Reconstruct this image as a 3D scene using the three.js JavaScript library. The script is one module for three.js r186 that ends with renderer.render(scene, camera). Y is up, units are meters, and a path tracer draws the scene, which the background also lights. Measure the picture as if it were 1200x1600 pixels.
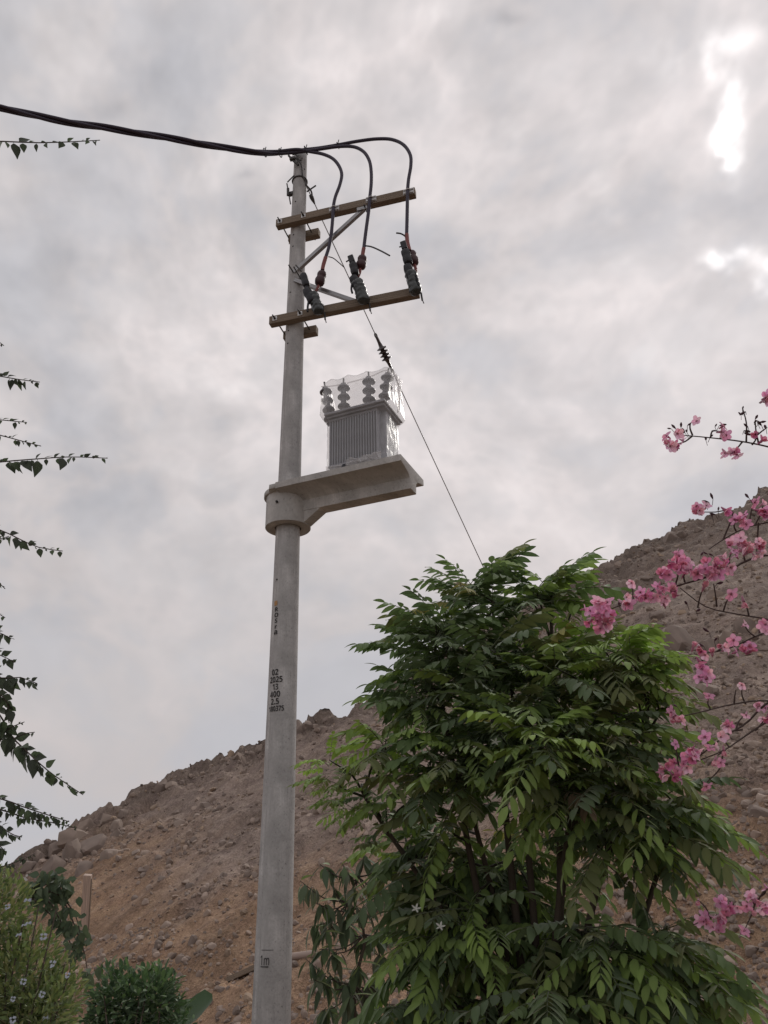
import * as THREE from 'three';
import { ImprovedNoise } from 'three/addons/math/ImprovedNoise.js';
import { RoundedBoxGeometry } from 'three/addons/geometries/RoundedBoxGeometry.js';
import { mergeGeometries, mergeVertices, toCreasedNormals } from 'three/addons/utils/BufferGeometryUtils.js';
import { FontLoader } from 'three/addons/loaders/FontLoader.js';

// ---------------------------------------------------------------- camera
const scene = new THREE.Scene();
const F = 1202, EYE = 2.367;                                   // focal length in photo pixels (1200 x 1600), eye height
const camera = new THREE.PerspectiveCamera(2 * Math.atan(800 / F) * 180 / Math.PI, 0.75, 0.05, 900);
camera.position.set(0, EYE, 0);
camera.rotation.order = 'YXZ';
camera.rotation.set(24.5 * Math.PI / 180, 0, -1.284 * Math.PI / 180);
camera.updateMatrixWorld();
const V = (x, y, z) => new THREE.Vector3(x, y, z);
const ray = (px, py) => V((px - 600) / F, (800 - py) / F, -1).applyQuaternion(camera.quaternion);
const atDepth = (px, py, z) => ray(px, py).multiplyScalar(z).add(camera.position);
const atForward = (px, py, d) => { const q = ray(px, py); return q.multiplyScalar(-d / q.z).add(camera.position); };
const atHeight = (px, py, y) => { const q = ray(px, py); return q.multiplyScalar((y - EYE) / q.y).add(camera.position); };
const onPlane = (px, py, p, n) => { const q = ray(px, py); return q.multiplyScalar(p.clone().sub(camera.position).dot(n) / q.dot(n)).add(camera.position); };

// ---------------------------------------------------------------- random and noise
let seed = 7;
const rnd = () => { seed = (seed * 1664525 + 1013904223) >>> 0; return seed / 4294967296; };
const rr = (a, b) => a + (b - a) * rnd();
const perlin = new ImprovedNoise();
const fbm = (x, y, z, oct = 5, gain = 0.5) => { let a = 1, s = 0, n = 0; for (let i = 0; i < oct; i++) { s += a * perlin.noise(x, y, z); n += a; a *= gain; x = x * 2.03 + 17.1; y = y * 2.03 + 5.3; z = z * 2.03 + 9.7; } return s / n; };
const clamp = (x, a = 0, b = 1) => Math.min(b, Math.max(a, x));
const smooth = (a, b, x) => { const t = clamp((x - a) / (b - a)); return t * t * (3 - 2 * t); };
const mix = (a, b, t) => a + (b - a) * t;

// ---------------------------------------------------------------- sky: a bright layer of broken grey cloud
const sunDir = ray(1190, 415).normalize();
{
  const W = 2048, H = 1024, data = new Float32Array(W * H * 4), d = V(0, 0, 0);
  // thin places of the cloud layer that the photograph shows: pixel, half size, strength
  const thin = [[1140, 68, 40, 26, .8], [1112, 110, 12, 36, .9], [1150, 205, 20, 55, 2.0], [1143, 255, 13, 38, 1.7], [1185, 405, 46, 24, 2.2], [1125, 405, 22, 14, 1.3], [1196, 440, 14, 22, 1.7],
    [800, 200, 26, 26, .42], [770, 390, 34, 26, .5], [950, 330, 24, 56, .5], [1080, 330, 26, 16, .4], [970, 400, 30, 14, .35], [860, 490, 22, 12, .3], [430, 225, 40, 26, .4], [400, 400, 30, 34, .38], [60, 60, 90, 70, .16], [730, 20, 70, 30, .3],
    [1040, 90, 30, 26, .3], [360, 590, 60, 30, .22], [690, 870, 40, 16, .2], [310, 740, 40, 16, .2], [600, 690, 60, 24, .15], [1060, 560, 50, 30, .15], [230, 120, 60, 50, -.12], [790, 25, 30, 14, -.28], [175, 165, 50, 18, -.2], [410, 265, 14, 9, -.25], [110, 410, 40, 60, -.08], [900, 620, 120, 90, -.07], [640, 170, 90, 60, -.05]
  ].map(([px, py, sx, sy, a]) => ({ c: ray(px, py), sx: sx / F, sy: sy / F, a }));
  const inv = camera.quaternion.clone().invert(), q = V(0, 0, 0);
  for (const t of thin) { t.u = (0); const k = t.c.clone().applyQuaternion(inv); t.u = -k.x / k.z; t.v = -k.y / k.z; }
  for (let j = 0; j < H; j++) for (let i = 0; i < W; i++) {
    const o = (j * W + i) * 4; if (j < H / 2 - 12) { data[o] = .5; data[o + 1] = .483; data[o + 2] = .483; data[o + 3] = 1; continue; }
    const lon = ((i + .5) / W - .5) * 2 * Math.PI, lat = ((j + .5) / H - .5) * Math.PI;
    d.set(Math.cos(lat) * Math.cos(lon), Math.sin(lat), Math.cos(lat) * Math.sin(lon));
    const el = Math.max(d.y, 0), k = 1 / (el + .38), x = d.x * k, z = d.z * k;
    const w1 = fbm(x * 1.3 + 3, .5, z * 1.3, 3), w2 = fbm(x * 1.3 - 8, 4.5, z * 1.3, 3);
    const big = fbm(x * 1.1 + w1 * 1.1, 1.7, z * 1.1 + w2 * 1.1, 4);
    const X = d.x * 3.6 + w1 * .5, Y = d.y * 4.4 + w2 * .5, Z = d.z * 3.6 + w1 * .3;
    const mid = fbm(X * 1.1 + 7, Y * 1.1, Z * 1.1, 6, .6);
    const fine = fbm(X * 3.6, Y * 3.6 + 2, Z * 3.6, 4, .6);
    const sa = 1 - Math.abs(fbm(X * .9, Y * .9 + 31, Z * .9, 6, .62)) * 3.4, sb = 1 - Math.abs(fbm(X * 1.9 + 5, Y * 1.9, Z * 1.9, 5, .62)) * 3.4;
    const seam = Math.pow(clamp(sa), 2.2) * smooth(-.35, .3, big) + .55 * Math.pow(clamp(sb), 2.4) * smooth(-.1, .35, mid + .4 * big);   // brighter seams between the cloud lumps
    let l = .578 + .09 * big + .22 * mid + .12 * fine + .125 * seam;
    l = mix(.545, l, smooth(-.02, .6, d.y));                  // the layer evens out towards the horizon
    let blue = clamp(.34 - .8 * big - .9 * mid - 1.1 * seam), glow = 0; const warm = .032 * clamp(seam);
    q.copy(d).applyQuaternion(inv);
    if (q.z < -.2) {
      const u = -q.x / q.z, v = -q.y / q.z, du = (w1 * .9 + mid * .5) * .055 + fine * .03, dv = (w2 * .9 - mid * .5) * .055 + fine * .03;
      const rag = fbm(X * 4.5, Y * 4.5 + 5, Z * 4.5, 5, .65);
      for (const t of thin) { const a = (u + du - t.u) / t.sx, b = (v + dv - t.v) / t.sy, r = a * a + b * b; if (r < 14) { if (t.a > 0) glow += t.a * Math.exp(-r * .42) * (.34 * Math.exp(-r * .35) + smooth(-.15, 2.0, .9 - r * .46 + 3.0 * rag + 1.3 * mid + .9 * fine)); else { const g = Math.exp(-r * 1.1); blue += -t.a * g * 1.2; l += t.a * g * .5; } } }
    }
    const veil = Math.exp((d.dot(sunDir) - 1) * 9) * .07;        // forward scatter round the veiled sun
    l += veil; glow *= .27 * clamp(.8 + 1.6 * fine + 1.2 * mid, .35, 1.5);
    blue = clamp(blue, 0, .6);
    data[o] = l * (1.0 + warm - .06 * blue) + glow * 1.03 + veil * .05; data[o + 1] = l * (.957 - .006 * blue) + glow * .99; data[o + 2] = l * (.972 - .5 * warm + .06 * blue) + glow * .97; data[o + 3] = 1;
  }
  const tex = new THREE.DataTexture(data, W, H, THREE.RGBAFormat, THREE.FloatType);
  tex.mapping = THREE.EquirectangularReflectionMapping; tex.magFilter = tex.minFilter = THREE.LinearFilter; tex.needsUpdate = true;
  scene.background = tex; scene.environment = tex;
}
const sun = new THREE.DirectionalLight(new THREE.Color(1, .955, .89), 1.25);
sun.position.copy(sunDir).multiplyScalar(120); sun.castShadow = true; sun.shadow.radius = 30;
Object.assign(sun.shadow.camera, { left: -45, right: 45, top: 45, bottom: -45, near: 1, far: 300 }); sun.shadow.mapSize.set(2048, 2048);
scene.add(sun, sun.target);
const renderer = new THREE.WebGLRenderer({ antialias: true });
renderer.toneMapping = THREE.LinearToneMapping; renderer.toneMappingExposure = 1.0; renderer.shadowMap.enabled = true;

// ---------------------------------------------------------------- helpers
const taken = {};
const numbered = (n) => { taken[n] = (taken[n] ?? -1) + 1; return taken[n] ? `${n}_${String(taken[n]).padStart(3, '0')}` : n; };
function thing(name, label, category, base, group) {
  const o = new THREE.Group(); o.name = numbered(name); o.position.copy(base); o.userData = { label, category }; if (group) o.userData.group = group;
  scene.add(o); return o;
}
const rootOf = (o) => { while (o.parent && o.parent !== scene) o = o.parent; return o; };
function part(name, geo, mat, parent, label) {                  // geometry in world coordinates
  const b = rootOf(parent).position; geo.translate(-b.x, -b.y, -b.z);
  const m = new THREE.Mesh(geo, mat); m.name = name; m.castShadow = m.receiveShadow = true; if (label) m.userData.label = label; parent.add(m); return m;
}
function placed(name, geo, mat, parent, matrix) {               // shared geometry, world matrix
  const m = new THREE.Mesh(geo, mat); m.name = name; m.castShadow = m.receiveShadow = true;
  matrix.decompose(m.position, m.quaternion, m.scale); m.position.sub(rootOf(parent).position); parent.add(m); return m;
}
const basis = (p, x, up = V(0, 1, 0), s = 1, roll = 0) => {     // x axis along the direction given, y near up
  const X = x.clone().normalize(); let Z = X.clone().cross(up); if (Z.lengthSq() < 1e-6) Z = X.clone().cross(V(0, 0, 1)); Z.normalize(); const Y = Z.clone().cross(X);
  const m = new THREE.Matrix4().makeBasis(X, Y, Z); if (roll) m.multiply(new THREE.Matrix4().makeRotationX(roll));
  m.scale(V(s, s, s)); m.setPosition(p); return m;
};
function bake(list) {                                           // [{geo, m}] into one geometry
  let nv = 0, ni = 0; for (const { geo } of list) { nv += geo.attributes.position.count; ni += geo.index.count; }
  const P = new Float32Array(nv * 3), N = new Float32Array(nv * 3), C = list[0].geo.attributes.color ? new Float32Array(nv * 3) : null, I = new Uint32Array(ni), v = V(0, 0, 0), nm = new THREE.Matrix3();
  let a = 0, b = 0;
  for (const { geo, m } of list) {
    const p = geo.attributes.position, n = geo.attributes.normal, c = geo.attributes.color; nm.getNormalMatrix(m);
    for (let i = 0; i < p.count; i++) { v.fromBufferAttribute(p, i).applyMatrix4(m).toArray(P, (a + i) * 3); v.fromBufferAttribute(n, i).applyMatrix3(nm).normalize().toArray(N, (a + i) * 3); }
    if (C) C.set(c.array, a * 3);
    for (let i = 0; i < geo.index.count; i++) I[b + i] = geo.index.array[i] + a;
    a += p.count; b += geo.index.count;
  }
  const g = new THREE.BufferGeometry(); g.setAttribute('position', new THREE.BufferAttribute(P, 3)); g.setAttribute('normal', new THREE.BufferAttribute(N, 3)); if (C) g.setAttribute('color', new THREE.BufferAttribute(C, 3)); g.setIndex(new THREE.BufferAttribute(I, 1)); return g;
}
const merge = (list) => mergeGeometries(list.map((g) => { const h = g.index ? g.toNonIndexed() : g; for (const k of Object.keys(h.attributes)) if (!['position', 'normal', 'uv'].includes(k)) h.deleteAttribute(k); return h; }));
const tube = (pts, r, seg = 24, rad = 8) => new THREE.TubeGeometry(new THREE.CatmullRomCurve3(pts, false, 'centripetal'), seg, r, rad);
function taper(pts, r0, r1, seg = 10, rad = 6) {                // tapered tube with closed tip
  const c = new THREE.CatmullRomCurve3(pts, false, 'centripetal'), fr = c.computeFrenetFrames(seg), P = [], I = [];
  for (let i = 0; i <= seg; i++) { const p = c.getPointAt(i / seg), r = mix(r0, r1, i / seg); for (let k = 0; k < rad; k++) { const a = k / rad * 2 * Math.PI; P.push(...p.clone().addScaledVector(fr.normals[i], Math.cos(a) * r).addScaledVector(fr.binormals[i], Math.sin(a) * r).toArray()); } }
  for (let i = 0; i < seg; i++) for (let k = 0; k < rad; k++) { const a = i * rad + k, b = i * rad + (k + 1) % rad; I.push(a, b, a + rad, b, b + rad, a + rad); }
  const g = new THREE.BufferGeometry(); g.setAttribute('position', new THREE.Float32BufferAttribute(P, 3)); g.setIndex(I); g.computeVertexNormals(); return g;
}
const rod = (a, b, r, rad = 10) => { const L = a.distanceTo(b), g = new THREE.CylinderGeometry(r, r, L, rad); g.applyMatrix4(basis(a.clone().add(b).multiplyScalar(.5), b.clone().sub(a)).multiply(new THREE.Matrix4().makeRotationZ(-Math.PI / 2))); return g; };
const lathe = (a, b, prof, rad = 20) => { const L = a.distanceTo(b), g = new THREE.LatheGeometry(prof.map(([t, r]) => new THREE.Vector2(r, t * L)), rad); g.applyMatrix4(basis(a, b.clone().sub(a)).multiply(new THREE.Matrix4().makeRotationZ(-Math.PI / 2))); return g; };
const box = (w, h, d, m, r = .006) => { const g = new RoundedBoxGeometry(w, h, d, 2, Math.min(r, w / 3, h / 3, d / 3)); g.applyMatrix4(m); return g; };
const frame = (p, X, Y, Z) => new THREE.Matrix4().makeBasis(X, Y, Z).setPosition(p);

// procedural textures
function texture(size, fn, srgb = true, repeat = 1) {
  const a = new Uint8Array(size * size * 4);
  for (let j = 0; j < size; j++) for (let i = 0; i < size; i++) { const c = fn(i / size, j / size), o = (j * size + i) * 4; for (let k = 0; k < 3; k++) a[o + k] = clamp(c[k], 0, 1) * 255; a[o + 3] = 255; }
  const t = new THREE.DataTexture(a, size, size); t.magFilter = THREE.LinearFilter; t.minFilter = THREE.LinearMipmapLinearFilter; t.generateMipmaps = true; t.wrapS = t.wrapT = THREE.RepeatWrapping; t.repeat.set(repeat, repeat); if (srgb) t.colorSpace = THREE.SRGBColorSpace; t.needsUpdate = true; return t;
}
// tileable noise: a torus of two circles folded to three dimensions, blended over the seam
const tile = (f, size = 512) => {
  const A = new Float32Array(size * size), w = (t) => smooth(.85, 1, t);
  for (let j = 0; j < size; j++) for (let i = 0; i < size; i++) { const u = i / size, v = j / size, a = f(u, v), bu = w(u), bv = w(v); A[j * size + i] = !bu && !bv ? a : mix(bu ? mix(a, f(u - 1, v), bu) : a, bv ? (bu ? mix(f(u, v - 1), f(u - 1, v - 1), bu) : f(u, v - 1)) : a, bv); }
  return (u, v) => A[Math.min(size - 1, Math.floor(v * size)) * size + Math.min(size - 1, Math.floor(u * size))];
};
const grey = (x) => [x, x, x];
const concreteN = tile((u, v) => .5 + .5 * fbm(u * 5, v * 5, 3.3, 6, .62)), speck = tile((u, v) => fbm(u * 70, v * 70, 1.3, 2));
const streakN = tile((u, v) => fbm(u * 22, v * 1.6, 7.7, 4, .6)), stainN = tile((u, v) => fbm(u * 2.5, v * 3.5, 2.2, 5, .6));
const concreteMap = texture(512, (u, v) => { const n = concreteN(u, v) + .55 * streakN(u, v) * smooth(-.1, .35, stainN(u, v)) + .25 * stainN(u, v), s = speck(u, v); const k = .72 + .35 * (n - .5) + .05 * s - (s < -.46 ? .14 : 0); return [k, k * .99, k * .975]; });
const concreteBump = texture(512, (u, v) => grey(.5 + .35 * speck(u, v) + .4 * (concreteN(u, v) - .5)), false);
const dirtA = tile((u, v) => fbm(u * 7, v * 7, 8.8, 6, .6), 1024), dirtB = tile((u, v) => fbm(u * 40, v * 40, 4.8, 4, .6), 1024), dirtC = tile((u, v) => fbm(u * 130, v * 130, 2.8, 2), 1024);
const dirtMap = texture(1024, (u, v) => { const k = .80 + .22 * dirtA(u, v) + .26 * dirtB(u, v) + .2 * dirtC(u, v); return [k, k * (.985 + .03 * dirtA(u, v)), k * (.97 + .05 * dirtB(u, v))]; });
const dirtBump = texture(1024, (u, v) => grey(.5 + .3 * dirtA(u, v) + .45 * dirtB(u, v) + .35 * dirtC(u, v)), false);
const grainN = tile((u, v) => fbm(u * 3, v * 60, 1.1, 4, .6)), grainW = tile((u, v) => fbm(u * 1.5, v * 7, 6.1, 4));
const woodMap = texture(512, (u, v) => { const k = .78 + .30 * grainN(u, v) + .3 * grainW(u, v); return [k, k * .97, k * .93]; });
const woodBump = texture(512, (u, v) => grey(.5 + .5 * grainN(u, v)), false);
const grimeN = tile((u, v) => fbm(u * 4, v * 4, 5.5, 6, .6));
const grimeMap = texture(256, (u, v) => grey(.82 + .35 * grimeN(u, v)));
const grimeRough = texture(256, (u, v) => grey(.7 + .5 * grimeN(u, v)), false);

const lin = (r, g, b) => new THREE.Color().setRGB(r, g, b);
const M = {
  concrete: new THREE.MeshStandardMaterial({ color: lin(.85, .855, .875), map: concreteMap, bumpMap: concreteBump, bumpScale: .004, roughness: .93 }),
  concrete2: new THREE.MeshStandardMaterial({ color: lin(.93, .925, .92), map: concreteMap, bumpMap: concreteBump, bumpScale: .004, roughness: .93 }),
  paint: new THREE.MeshStandardMaterial({ color: lin(.028, .026, .026), roughness: .8 }),
  orange: new THREE.MeshStandardMaterial({ color: lin(.42, .24, .11), roughness: .8 }),
  holeShade: new THREE.MeshStandardMaterial({ color: lin(.03, .028, .027), roughness: .95 }),  // near black, stands for the shade inside open holes
  wood: new THREE.MeshStandardMaterial({ color: lin(.375, .315, .26), map: woodMap, bumpMap: woodBump, bumpScale: .004, roughness: .85 }),
  steel: new THREE.MeshStandardMaterial({ color: lin(.50, .50, .51), metalness: .55, roughness: .5, map: grimeMap, roughnessMap: grimeRough }),
  darkSteel: new THREE.MeshStandardMaterial({ color: lin(.12, .115, .115), metalness: .5, roughness: .55, map: grimeMap }),
  washer: new THREE.MeshStandardMaterial({ color: lin(.62, .62, .62), metalness: .35, roughness: .5 }),
  sheath: new THREE.MeshStandardMaterial({ color: lin(.040, .032, .056), roughness: .62 }),
  shrink: new THREE.MeshStandardMaterial({ color: lin(.22, .06, .055), roughness: .55 }),
  skirt: new THREE.MeshStandardMaterial({ color: lin(.055, .018, .022), roughness: .5 }),
  polymer: new THREE.MeshStandardMaterial({ color: lin(.016, .017, .022), roughness: .6 }),
  greenish: new THREE.MeshPhysicalMaterial({ color: lin(.032, .042, .042), roughness: .45, map: grimeMap, clearcoat: .4, clearcoatRoughness: .25 }),
  glaze: new THREE.MeshPhysicalMaterial({ color: lin(.055, .040, .040), roughness: .3, clearcoat: .5, clearcoatRoughness: .15 }),
  porcelain: new THREE.MeshPhysicalMaterial({ color: lin(.12, .112, .128), roughness: .35, clearcoat: .3, clearcoatRoughness: .2 }),
  tank: new THREE.MeshStandardMaterial({ color: lin(.47, .485, .54), roughness: .5, map: grimeMap }),
  film: new THREE.MeshPhysicalMaterial({ color: lin(.95, .945, .945), roughness: .27, transmission: .86, thickness: 0, ior: 1.4, specularIntensity: .5, side: THREE.DoubleSide }),
  filmWhite: new THREE.MeshPhysicalMaterial({ color: lin(.9, .89, .89), roughness: .35, transmission: .68, thickness: 0, ior: 1.4, specularIntensity: .5, side: THREE.DoubleSide }),
  hill: new THREE.MeshStandardMaterial({ vertexColors: true, map: dirtMap, bumpMap: dirtBump, bumpScale: .05, roughness: 1 }),
  ground: new THREE.MeshStandardMaterial({ color: lin(.27, .19, .135), map: dirtMap, bumpMap: dirtBump, bumpScale: .03, roughness: 1 }),
  rock: new THREE.MeshStandardMaterial({ vertexColors: true, roughness: .98 }),
  leaf: new THREE.MeshPhysicalMaterial({ vertexColors: true, roughness: .9, transmission: .42, thickness: 0, side: THREE.DoubleSide }),
  petal: new THREE.MeshPhysicalMaterial({ vertexColors: true, roughness: .95, transmission: .42, thickness: 0, side: THREE.DoubleSide }),
  bark: new THREE.MeshStandardMaterial({ color: lin(.09, .07, .055), roughness: .95 }),
  twig: new THREE.MeshStandardMaterial({ color: lin(.075, .055, .048), roughness: .9 }),
  stemGreen: new THREE.MeshStandardMaterial({ color: lin(.10, .13, .05), roughness: .8 }),
};
const vSolid = (g, c) => { const n = g.attributes.position.count, a = new Float32Array(n * 3); for (let i = 0; i < n; i++) a.set(c, i * 3); g.setAttribute('color', new THREE.BufferAttribute(a, 3)); return g; };

// ---------------------------------------------------------------- ground and hill
const RIDGE = [[-900, 1620], [-400, 1500], [-100, 1405], [30, 1352], [110, 1300], [180, 1266], [250, 1226], [330, 1194], [410, 1170], [450, 1150], [468, 1128], [490, 1130], [520, 1120], [575, 1104], [680, 1040], [800, 962], [905, 902], [930, 892], [950, 884], [975, 868], [1040, 842], [1060, 826], [1130, 806], [1175, 790], [1190, 770], [1240, 752], [1400, 700], [1700, 620], [2200, 560]]
  .map(([px, py]) => { const q = ray(px, py); return [-q.x / q.z, -q.y / q.z]; });
const HS = .55, CP = Math.cos(.61), SP = Math.sin(.61), H0 = -2.2, D0 = 10;
function ridge(t) {
  let e; const n = RIDGE.length;
  if (t <= RIDGE[0][0]) e = RIDGE[0][1]; else if (t >= RIDGE[n - 1][0]) e = RIDGE[n - 1][1];
  else { let i = 0; while (RIDGE[i + 1][0] < t) i++; e = mix(RIDGE[i][1], RIDGE[i + 1][1], (t - RIDGE[i][0]) / (RIDGE[i + 1][0] - RIDGE[i][0])); }
  e = Math.min(e, HS * (CP + t * SP) - .11);
  return [e, clamp((HS * D0 * CP - H0) / (HS * (CP + t * SP) - e), 12, 90)];
}
function hillInfo(x, z, detail = true) {
  const d = Math.max(-z, .5), t = clamp(x / d, -2.2, 2.6), [, dr] = ridge(t);
  let h = H0 + HS * ((d - D0) * CP + x * SP);
  const back = d - dr, edge = smooth(0, 6, Math.abs(back));
  if (back > 0) h = H0 + HS * ((dr - D0) * CP + t * dr * SP) - .5 * back;
  const base = h;
  if (detail) {
    const al = x * CP - d * SP, dn = x * SP + d * CP;           // across and along the fall line
    h += (.55 * fbm(x * .11, 1, z * .11, 3)) * edge;
    h += .38 * fbm(al * .55, 2, dn * .24, 4) * (.25 + .75 * edge);
    const lump = fbm(x * .8 + 4, 7, z * .8, 3, .55); h += .45 * Math.max(0, lump - .12) * (1 - .5 * smooth(1.5, -1, h));
    const r = fbm(x * 1.15, 3, z * 1.15, 4, .55); h += .26 * r * (1 - .3 * edge);
    h += (.06 + .06 * smooth(16, 30, d)) * fbm(x * 3.6, 5, z * 3.6, 3, .6);
    const rocky = smooth(t > .15 ? -16 : -3.2, -.5, back), rg = .35 - Math.abs(fbm(x * .42 + 11, 6, z * .42, 5, .6)); h += Math.max(0, rg) * (2.1 * rocky + .2) * smooth(3, -1, Math.max(back, 0)) - .4 * rocky + .55 * rocky * Math.max(0, fbm(x * 1.1, 16, z * 1.1, 4, .62)) * smooth(.1, .5, t);   // ribs of bare rock high on the slope
    if (Math.abs(back) < 1.4) h += .4 * Math.max(0, fbm(x * .9, 9, z * .9, 3, .6)) * (1 - Math.abs(back) / 1.4);
  }
  return [h + EYE, base + EYE, d];
}
const FLOOR = -.2;
const hillY = (x, z) => { const y = hillInfo(x, z)[0], k = .5, a = y - FLOOR; return a > k * 2 ? y : FLOOR + k * Math.log(1 + Math.exp(a / k)); };
function onHill(px, py) {
  const q = ray(px, py), p = V(0, 0, 0); let s = 5, step = .12;
  for (; s < 110; s += step) { p.copy(q).multiplyScalar(s).add(camera.position); if (p.y < hillY(p.x, p.z)) break; step = Math.max(.04, s * .006); }
  if (s >= 110) return null;
  let a = s - step, b = s; for (let i = 0; i < 12; i++) { const m = (a + b) / 2; p.copy(q).multiplyScalar(m).add(camera.position); if (p.y < hillY(p.x, p.z)) b = m; else a = m; }
  return p.copy(q).multiplyScalar(b).add(camera.position);
}
{
  const g = new THREE.PlaneGeometry(700, 700, 90, 90); g.rotateX(-Math.PI / 2); const p = g.attributes.position, uv = g.attributes.uv;
  for (let i = 0; i < p.count; i++) { const x = p.getX(i), z = p.getZ(i); p.setY(i, .08 * fbm(x * .05, 0, z * .05, 2)); uv.setXY(i, x / 2.4, z / 2.4); }
  g.computeVertexNormals(); const m = new THREE.Mesh(g, M.ground); m.name = 'ground'; m.receiveShadow = true; m.userData = { kind: 'structure', label: 'bare brown earth at the foot of the hill', category: 'ground' }; scene.add(m);
}
const hill = new THREE.Group(); hill.name = 'hill'; hill.userData = { kind: 'structure', label: 'steep bare hillside of grey brown scree with orange soil below', category: 'hill' }; scene.add(hill);
{
  const T0 = -1.5, T1 = 1.6, NC = 760, rows = [];
  for (let i = 0; i <= 300; i++) rows.push(i / 300);
  const back = [1.02, 1.05, 1.1, 1.2, 1.4, 1.8], NR = rows.length + back.length, P = new Float32Array(NC * NR * 3), U = new Float32Array(NC * NR * 2), C = new Float32Array(NC * NR * 3), I = [];
  for (let c = 0; c < NC; c++) {
    let s = c / (NC - 1); s = s * 2 - 1; s = .5 + .5 * (.72 * s + .28 * s * s * s) / 1; const t = mix(T0, T1, s), dr = ridge(t)[1];
    for (let r = 0; r < NR; r++) {
      const d = r < rows.length ? 5.5 * Math.pow(dr / 5.5, rows[r]) : dr * back[r - rows.length], x = t * d, z = -d, y = hillY(x, z), o = c * NR + r;
      P.set([x, y, z], o * 3); U.set([x / 2.1, z / 2.1], o * 2);
      const n1 = fbm(x * .22, 3, z * .22, 4), n2 = fbm(x * .8, 5, z * .8, 4, .6), al = x * CP - d * SP, dn = x * SP + d * CP, st = fbm(al * 1.5, 8, dn * .3, 4, .6);
      const soil = smooth(1.3, -.9, y - EYE + 1.7 * n1 + 1.5 * st - 1.3 * smooth(1.2, 4.5, x) * smooth(9, 2, y - EYE));      // freshly dug orange soil lies on the lower slope
      let k = .9 + .5 * n2 + .35 * st;
      let col = [mix(.475, .55, soil), mix(.374, .368, soil), mix(.32, .245, soil)];
      const rocky = smooth(t > .15 ? -16 : -3.2, -.5, d - dr) * clamp(.75 + 1.4 * n2 + .8 * n1); col = [mix(col[0], .27, rocky), mix(col[1], .213, rocky), mix(col[2], .18, rocky)];
      C.set(col.map((v) => clamp(v * k, .03, .6)), o * 3);
    }
  }
  for (let c = 0; c < NC - 1; c++) for (let r = 0; r < NR - 1; r++) { const a = c * NR + r, b = a + NR; I.push(a, b, a + 1, b, b + 1, a + 1); }
  const g = new THREE.BufferGeometry(); g.setAttribute('position', new THREE.BufferAttribute(P, 3)); g.setAttribute('uv', new THREE.BufferAttribute(U, 2)); g.setAttribute('color', new THREE.BufferAttribute(C, 3)); g.setIndex(I); g.computeVertexNormals();
  const m = new THREE.Mesh(g, M.hill); m.name = 'slope'; m.castShadow = m.receiveShadow = true; hill.add(m);
}
// rocks: a few shapes and tones shared by all
function rockShape(detail, k) {
  const g = mergeVertices(new THREE.IcosahedronGeometry(1, detail).deleteAttribute('normal').deleteAttribute('uv'), 1e-4), p = g.attributes.position, v = V(0, 0, 0);
  const cuts = []; for (let i = 0; i < 15; i++) cuts.push([V(rr(-1, 1), rr(-1, 1), rr(-1, 1)).normalize(), rr(.5, .8)]);
  for (let i = 0; i < p.count; i++) {
    v.fromBufferAttribute(p, i); const n = 1 + .42 * fbm(v.x * 1.3 + k * 7, v.y * 1.3, v.z * 1.3, 2) - .22 * Math.abs(fbm(v.x * 2.6, v.y * 2.6 + k, v.z * 2.6, 4, .6)) + .10 * fbm(v.x * 8, v.y * 8 + k, v.z * 8, 3, .6);
    v.multiplyScalar(n); for (const [d, c] of cuts) { const e = v.dot(d) - c; if (e > 0) v.addScaledVector(d, -e * .94); }
    p.setXYZ(i, v.x, v.y, v.z);
  }
  g.computeVertexNormals(); return g;
}
const ROCKTONES = [[.34, .265, .22], [.285, .225, .188], [.37, .29, .238], [.235, .186, .158], [.36, .27, .20], [.40, .33, .275]];
const rockGeo = { big: [], small: [] };
for (let k = 0; k < 6; k++) for (const [key, det] of [['big', 3], ['small', 1]]) {
  const base = rockShape(det, k + (key === 'big' ? 0 : 20));
  for (const c of ROCKTONES) {
    const g = toCreasedNormals(base.clone(), key === 'big' ? .45 : .3), p = g.attributes.position, col = new Float32Array(p.count * 3);
    for (let i = 0; i < p.count; i++) { const n = .95 + .55 * fbm(p.getX(i) * 2.2, p.getY(i) * 2.2 + k, p.getZ(i) * 2.2, 4, .65); col.set(c.map((v) => v * n), i * 3); }
    g.setAttribute('color', new THREE.BufferAttribute(col, 3)); rockGeo[key].push(g);
  }
}
let rockCount = 0;
function rockAt(p, r, key = 'small', tone = -1, sink = .25, flat = .75) {
  const g = rockGeo[key], i = tone < 0 ? Math.floor(rnd() * 5) : tone, k = Math.floor(rnd() * 6);
  const m = new THREE.Matrix4().makeRotationFromEuler(new THREE.Euler(rr(-.5, .5), rr(0, 6.3), rr(-.5, .5))); m.scale(V(r * rr(.9, 1.25), r * rr(.65, .95) * flat / .75, r * rr(.8, 1.1)));
  m.setPosition(p.x, p.y - r * sink, p.z); rockCount++;
  return placed(r > .3 ? 'boulder' : 'rock', g[k * 6 + i], M.rock, hill, m);
}
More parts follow.
